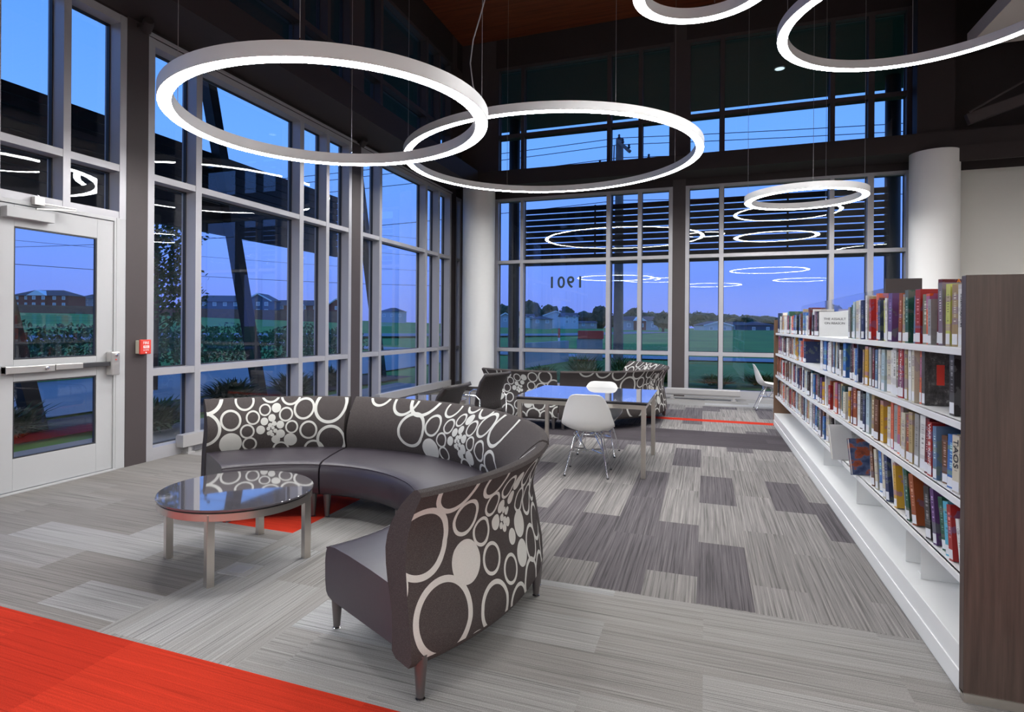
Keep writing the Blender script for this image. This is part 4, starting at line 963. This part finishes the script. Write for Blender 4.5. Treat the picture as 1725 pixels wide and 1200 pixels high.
# ---- vegetation
def leaf_cloud(mb, c, rx, rz, n, size, rg, flat=.5):
    for _ in range(n):
        while True:
            p = Vector((rg.uniform(-1, 1), rg.uniform(-1, 1), rg.uniform(-1, 1)))
            if .25 < p.length < 1: break
        q = Vector((c[0]+p.x*rx, c[1]+p.y*rx, c[2]+p.z*rz)); s = size*rg.uniform(.6, 1.3)
        a = Vector((rg.gauss(0, 1), rg.gauss(0, 1), rg.gauss(0, .6))).normalized(); b = a.orthogonal().normalized(); b.rotate(Matrix.Rotation(rg.uniform(0, 6), 3, a))
        c_ = a.cross(b)
        mb.add([q-b*s, q+c_*s*flat, q+b*s, q-c_*s*flat], [(0, 1, 2, 3)])
def far_tree(label, x, y, z, top, w, rg):
    t = thing('distant_tree', label, 'tree', (x*.987, y*1.095, z), 0, 'trees along the horizon')
    hgt = top-z; w *= 1.15
    MB().lathe([(.35, -2), (.2, hgt*.6)], n=8).build('trunk', M['bark'], t)
    mb = MB()
    # solid inner mass plus leaf sprays
    bm = bmesh.new(); bmesh.ops.create_icosphere(bm, subdivisions=3, radius=1)
    sd = rg.uniform(0, 50)
    for v in bm.verts:
        f = 1 + .45*mnoise.noise(v.co*1.7+Vector((sd, 0, 0))); v.co = Vector((v.co.x*w*.52*f, v.co.y*w*.4*f, hgt*.5+v.co.z*hgt*.47*f))
    mb.add([v.co.copy() for v in bm.verts], [tuple(v.index for v in f.verts) for f in bm.faces]); bm.free()
    leaf_cloud(mb, (0, 0, hgt*.52), w*.56, hgt*.5, 260, .5, rg); mb.build('crown', M['leafdark'], t)
rg = random.Random(3)
FT = [(-74.9, 206.9, .1, 9.6, 5), (-64.4, 210.5, .1, 11.4, 8), (-60.5, 222.8, .1, 10.2, 6.4), (-54.0, 225, .2, 9.4, 6), (-46.4, 228.4, .2, 7.6, 8.6), (-39, 219.3, .3, 9.4, 6.5), (-25, 212.5, .5, 8.4, 6), (-19.9, 214.2, .5, 7, 7), (-9.4, 136.4, .9, 4.9, 3.3),
      (-1.9, 255.4, .5, 8.2, 11), (7.9, 263.4, .5, 7.3, 11), (16.3, 261.6, .6, 6.8, 11), (25, 269.3, .6, 6.4, 12), (-33, 224, .3, 6.6, 7), (-70, 214, .3, 7.6, 6), (-13, 240, .3, 7.0, 9)]
FTL = ['far tree at the corner column edge of the rear glass', 'tallest far tree above the white house', 'second tall far tree beside the tallest one', 'single round far tree above the pale gabled house', 'broad low far tree over the low house behind the sign', 'round far tree above the red sign cap', 'far tree over the wide grey ranch house', 'far tree past the roof end of the ranch house', 'smaller nearer tree beside the rear pier',
       'broad far tree behind the pale blue gabled house', 'broad far tree over the unfinished house', 'broad far tree over the dark roofed house', 'broad far tree beside the bookcase end', 'low far tree next to the utility pole', 'low far tree between corner post and tallest tree', 'low far tree behind the rear pier']
for q, lab in zip(FT, FTL): far_tree(lab, *q, rg)
def bush(label, x, y, r, h, n, size, mt='leafdark', name='shrub', z=-.12, spiky=False):
    mb = MB()
    if spiky:
        for _ in range(n):
            a = rg.uniform(0, 2*pi); el = rg.uniform(.15, 1.15); L = rg.uniform(.55, 1.0)
            d_ = Vector((cos(a)*cos(el)*r*L, sin(a)*cos(el)*r*L, sin(el)*h*L)); b0 = Vector((rg.uniform(-.2, .2)*r, rg.uniform(-.2, .2)*r, 0))
            sd = Vector((-sin(a), cos(a), 0))*size; md = b0+d_*.6+Vector((0, 0, h*.12)); tip = b0+d_
            mb.add([b0-sd*.5, b0+sd*.5, md+sd, tip, md-sd], [(0, 1, 2, 3, 4)])
    else: leaf_cloud(mb, (0, 0, h*.5), r, h*.55, n, size, rg)
    o = mb.build(name, M[mt], None, loc=(x, y, z)); o.location = (x*.987, y*1.095, z); tag(o, label, 'shrub', 'shrubs outside the window wall'); return o
for i, (x, y, w) in enumerate(((-7.9, 6.2, 'beside the door-side pier'), (-9.2, 9.0, 'behind the short sofa section'), (-9.0, 10.6, 'behind the middle of the long sofa section'), (-9.2, 5.0, 'outside the lower door glass'), (-9.3, 12.4, 'past the second window pier'))):
    bush('low spiky dark shrub outside the glass %s' % w, x, y, .95, .62, 420, .026, 'leafdark', spiky=True)
for i in range(12):
    y = 1.5 + i*2.05; x = -17.8 + rg.uniform(-.5, .5)
    bush('leafy dark hedge shrub, %s along the row from the door side' % ordinal(i+1), x, y, 1.35, 1.45+rg.uniform(-.1, .25), 1000, .085, 'leaf', 'hedge_shrub')
for i, (x, y, r, h) in enumerate(((-4.6, 16.2, .9, .55), (-3.4, 16.9, 1.1, .62), (-2.2, 16.4, 1.0, .55), (-1.0, 16.8, 1.0, .5), (.3, 16.4, 1.0, .42), (1.5, 16.9, 1.1, .45), (2.8, 16.5, 1.0, .42), (-3.9, 18.6, 1.2, .8), (-2.6, 19.2, 1.2, .75))):
    bush('tall ornamental grass clump, %s along the rear glass from the corner column' % ordinal(i+1), x, y, r, h, 420, .014, 'grass', 'grass_clump', spiky=True)
# young tree outside the first window
t = thing('young_tree', 'slender leafy young tree outside the narrow pane beside the door pier', 'tree', (-12.4, 10.9, -.12))
mb = MB(); mb.tube([(0, 0, 0), (.04, 0, 1.5), (-.02, .05, 3.2), (.05, 0, 4.9)], [.075, .06, .045, .015], 8)
lf = MB()
for k in range(46):
    z = 1.25 + 3.6*(k/46); a = k*2.4; L = (1.25*(1-((z-2.2)/3.2)**2) if z > 1.2 else .3)*rg.uniform(.6, 1.0); L = max(.25, L)
    p1 = Vector((cos(a)*L*.5, sin(a)*L*.5, z+L*.35)); p2 = Vector((cos(a)*L, sin(a)*L, z+L*.75))
    mb.tube([(0, 0, z), p1, p2], [.018, .011, .004], 5)
    for _ in range(85):
        s = rg.uniform(.35, 1.05); p = Vector((0, 0, z)).lerp(p2, s) + Vector((rg.gauss(0, .12), rg.gauss(0, .12), rg.gauss(0, .10)))
        b = Vector((rg.gauss(0, 1), rg.gauss(0, 1), rg.gauss(0, .7))).normalized()*.062; c_ = b.orthogonal()*.5
        lf.add([p-b, p+c_, p+b, p-c_], [(0, 1, 2, 3)])
mb.build('trunk', M['bark'], t, 60); lf.build('foliage', M['leaf'], t)
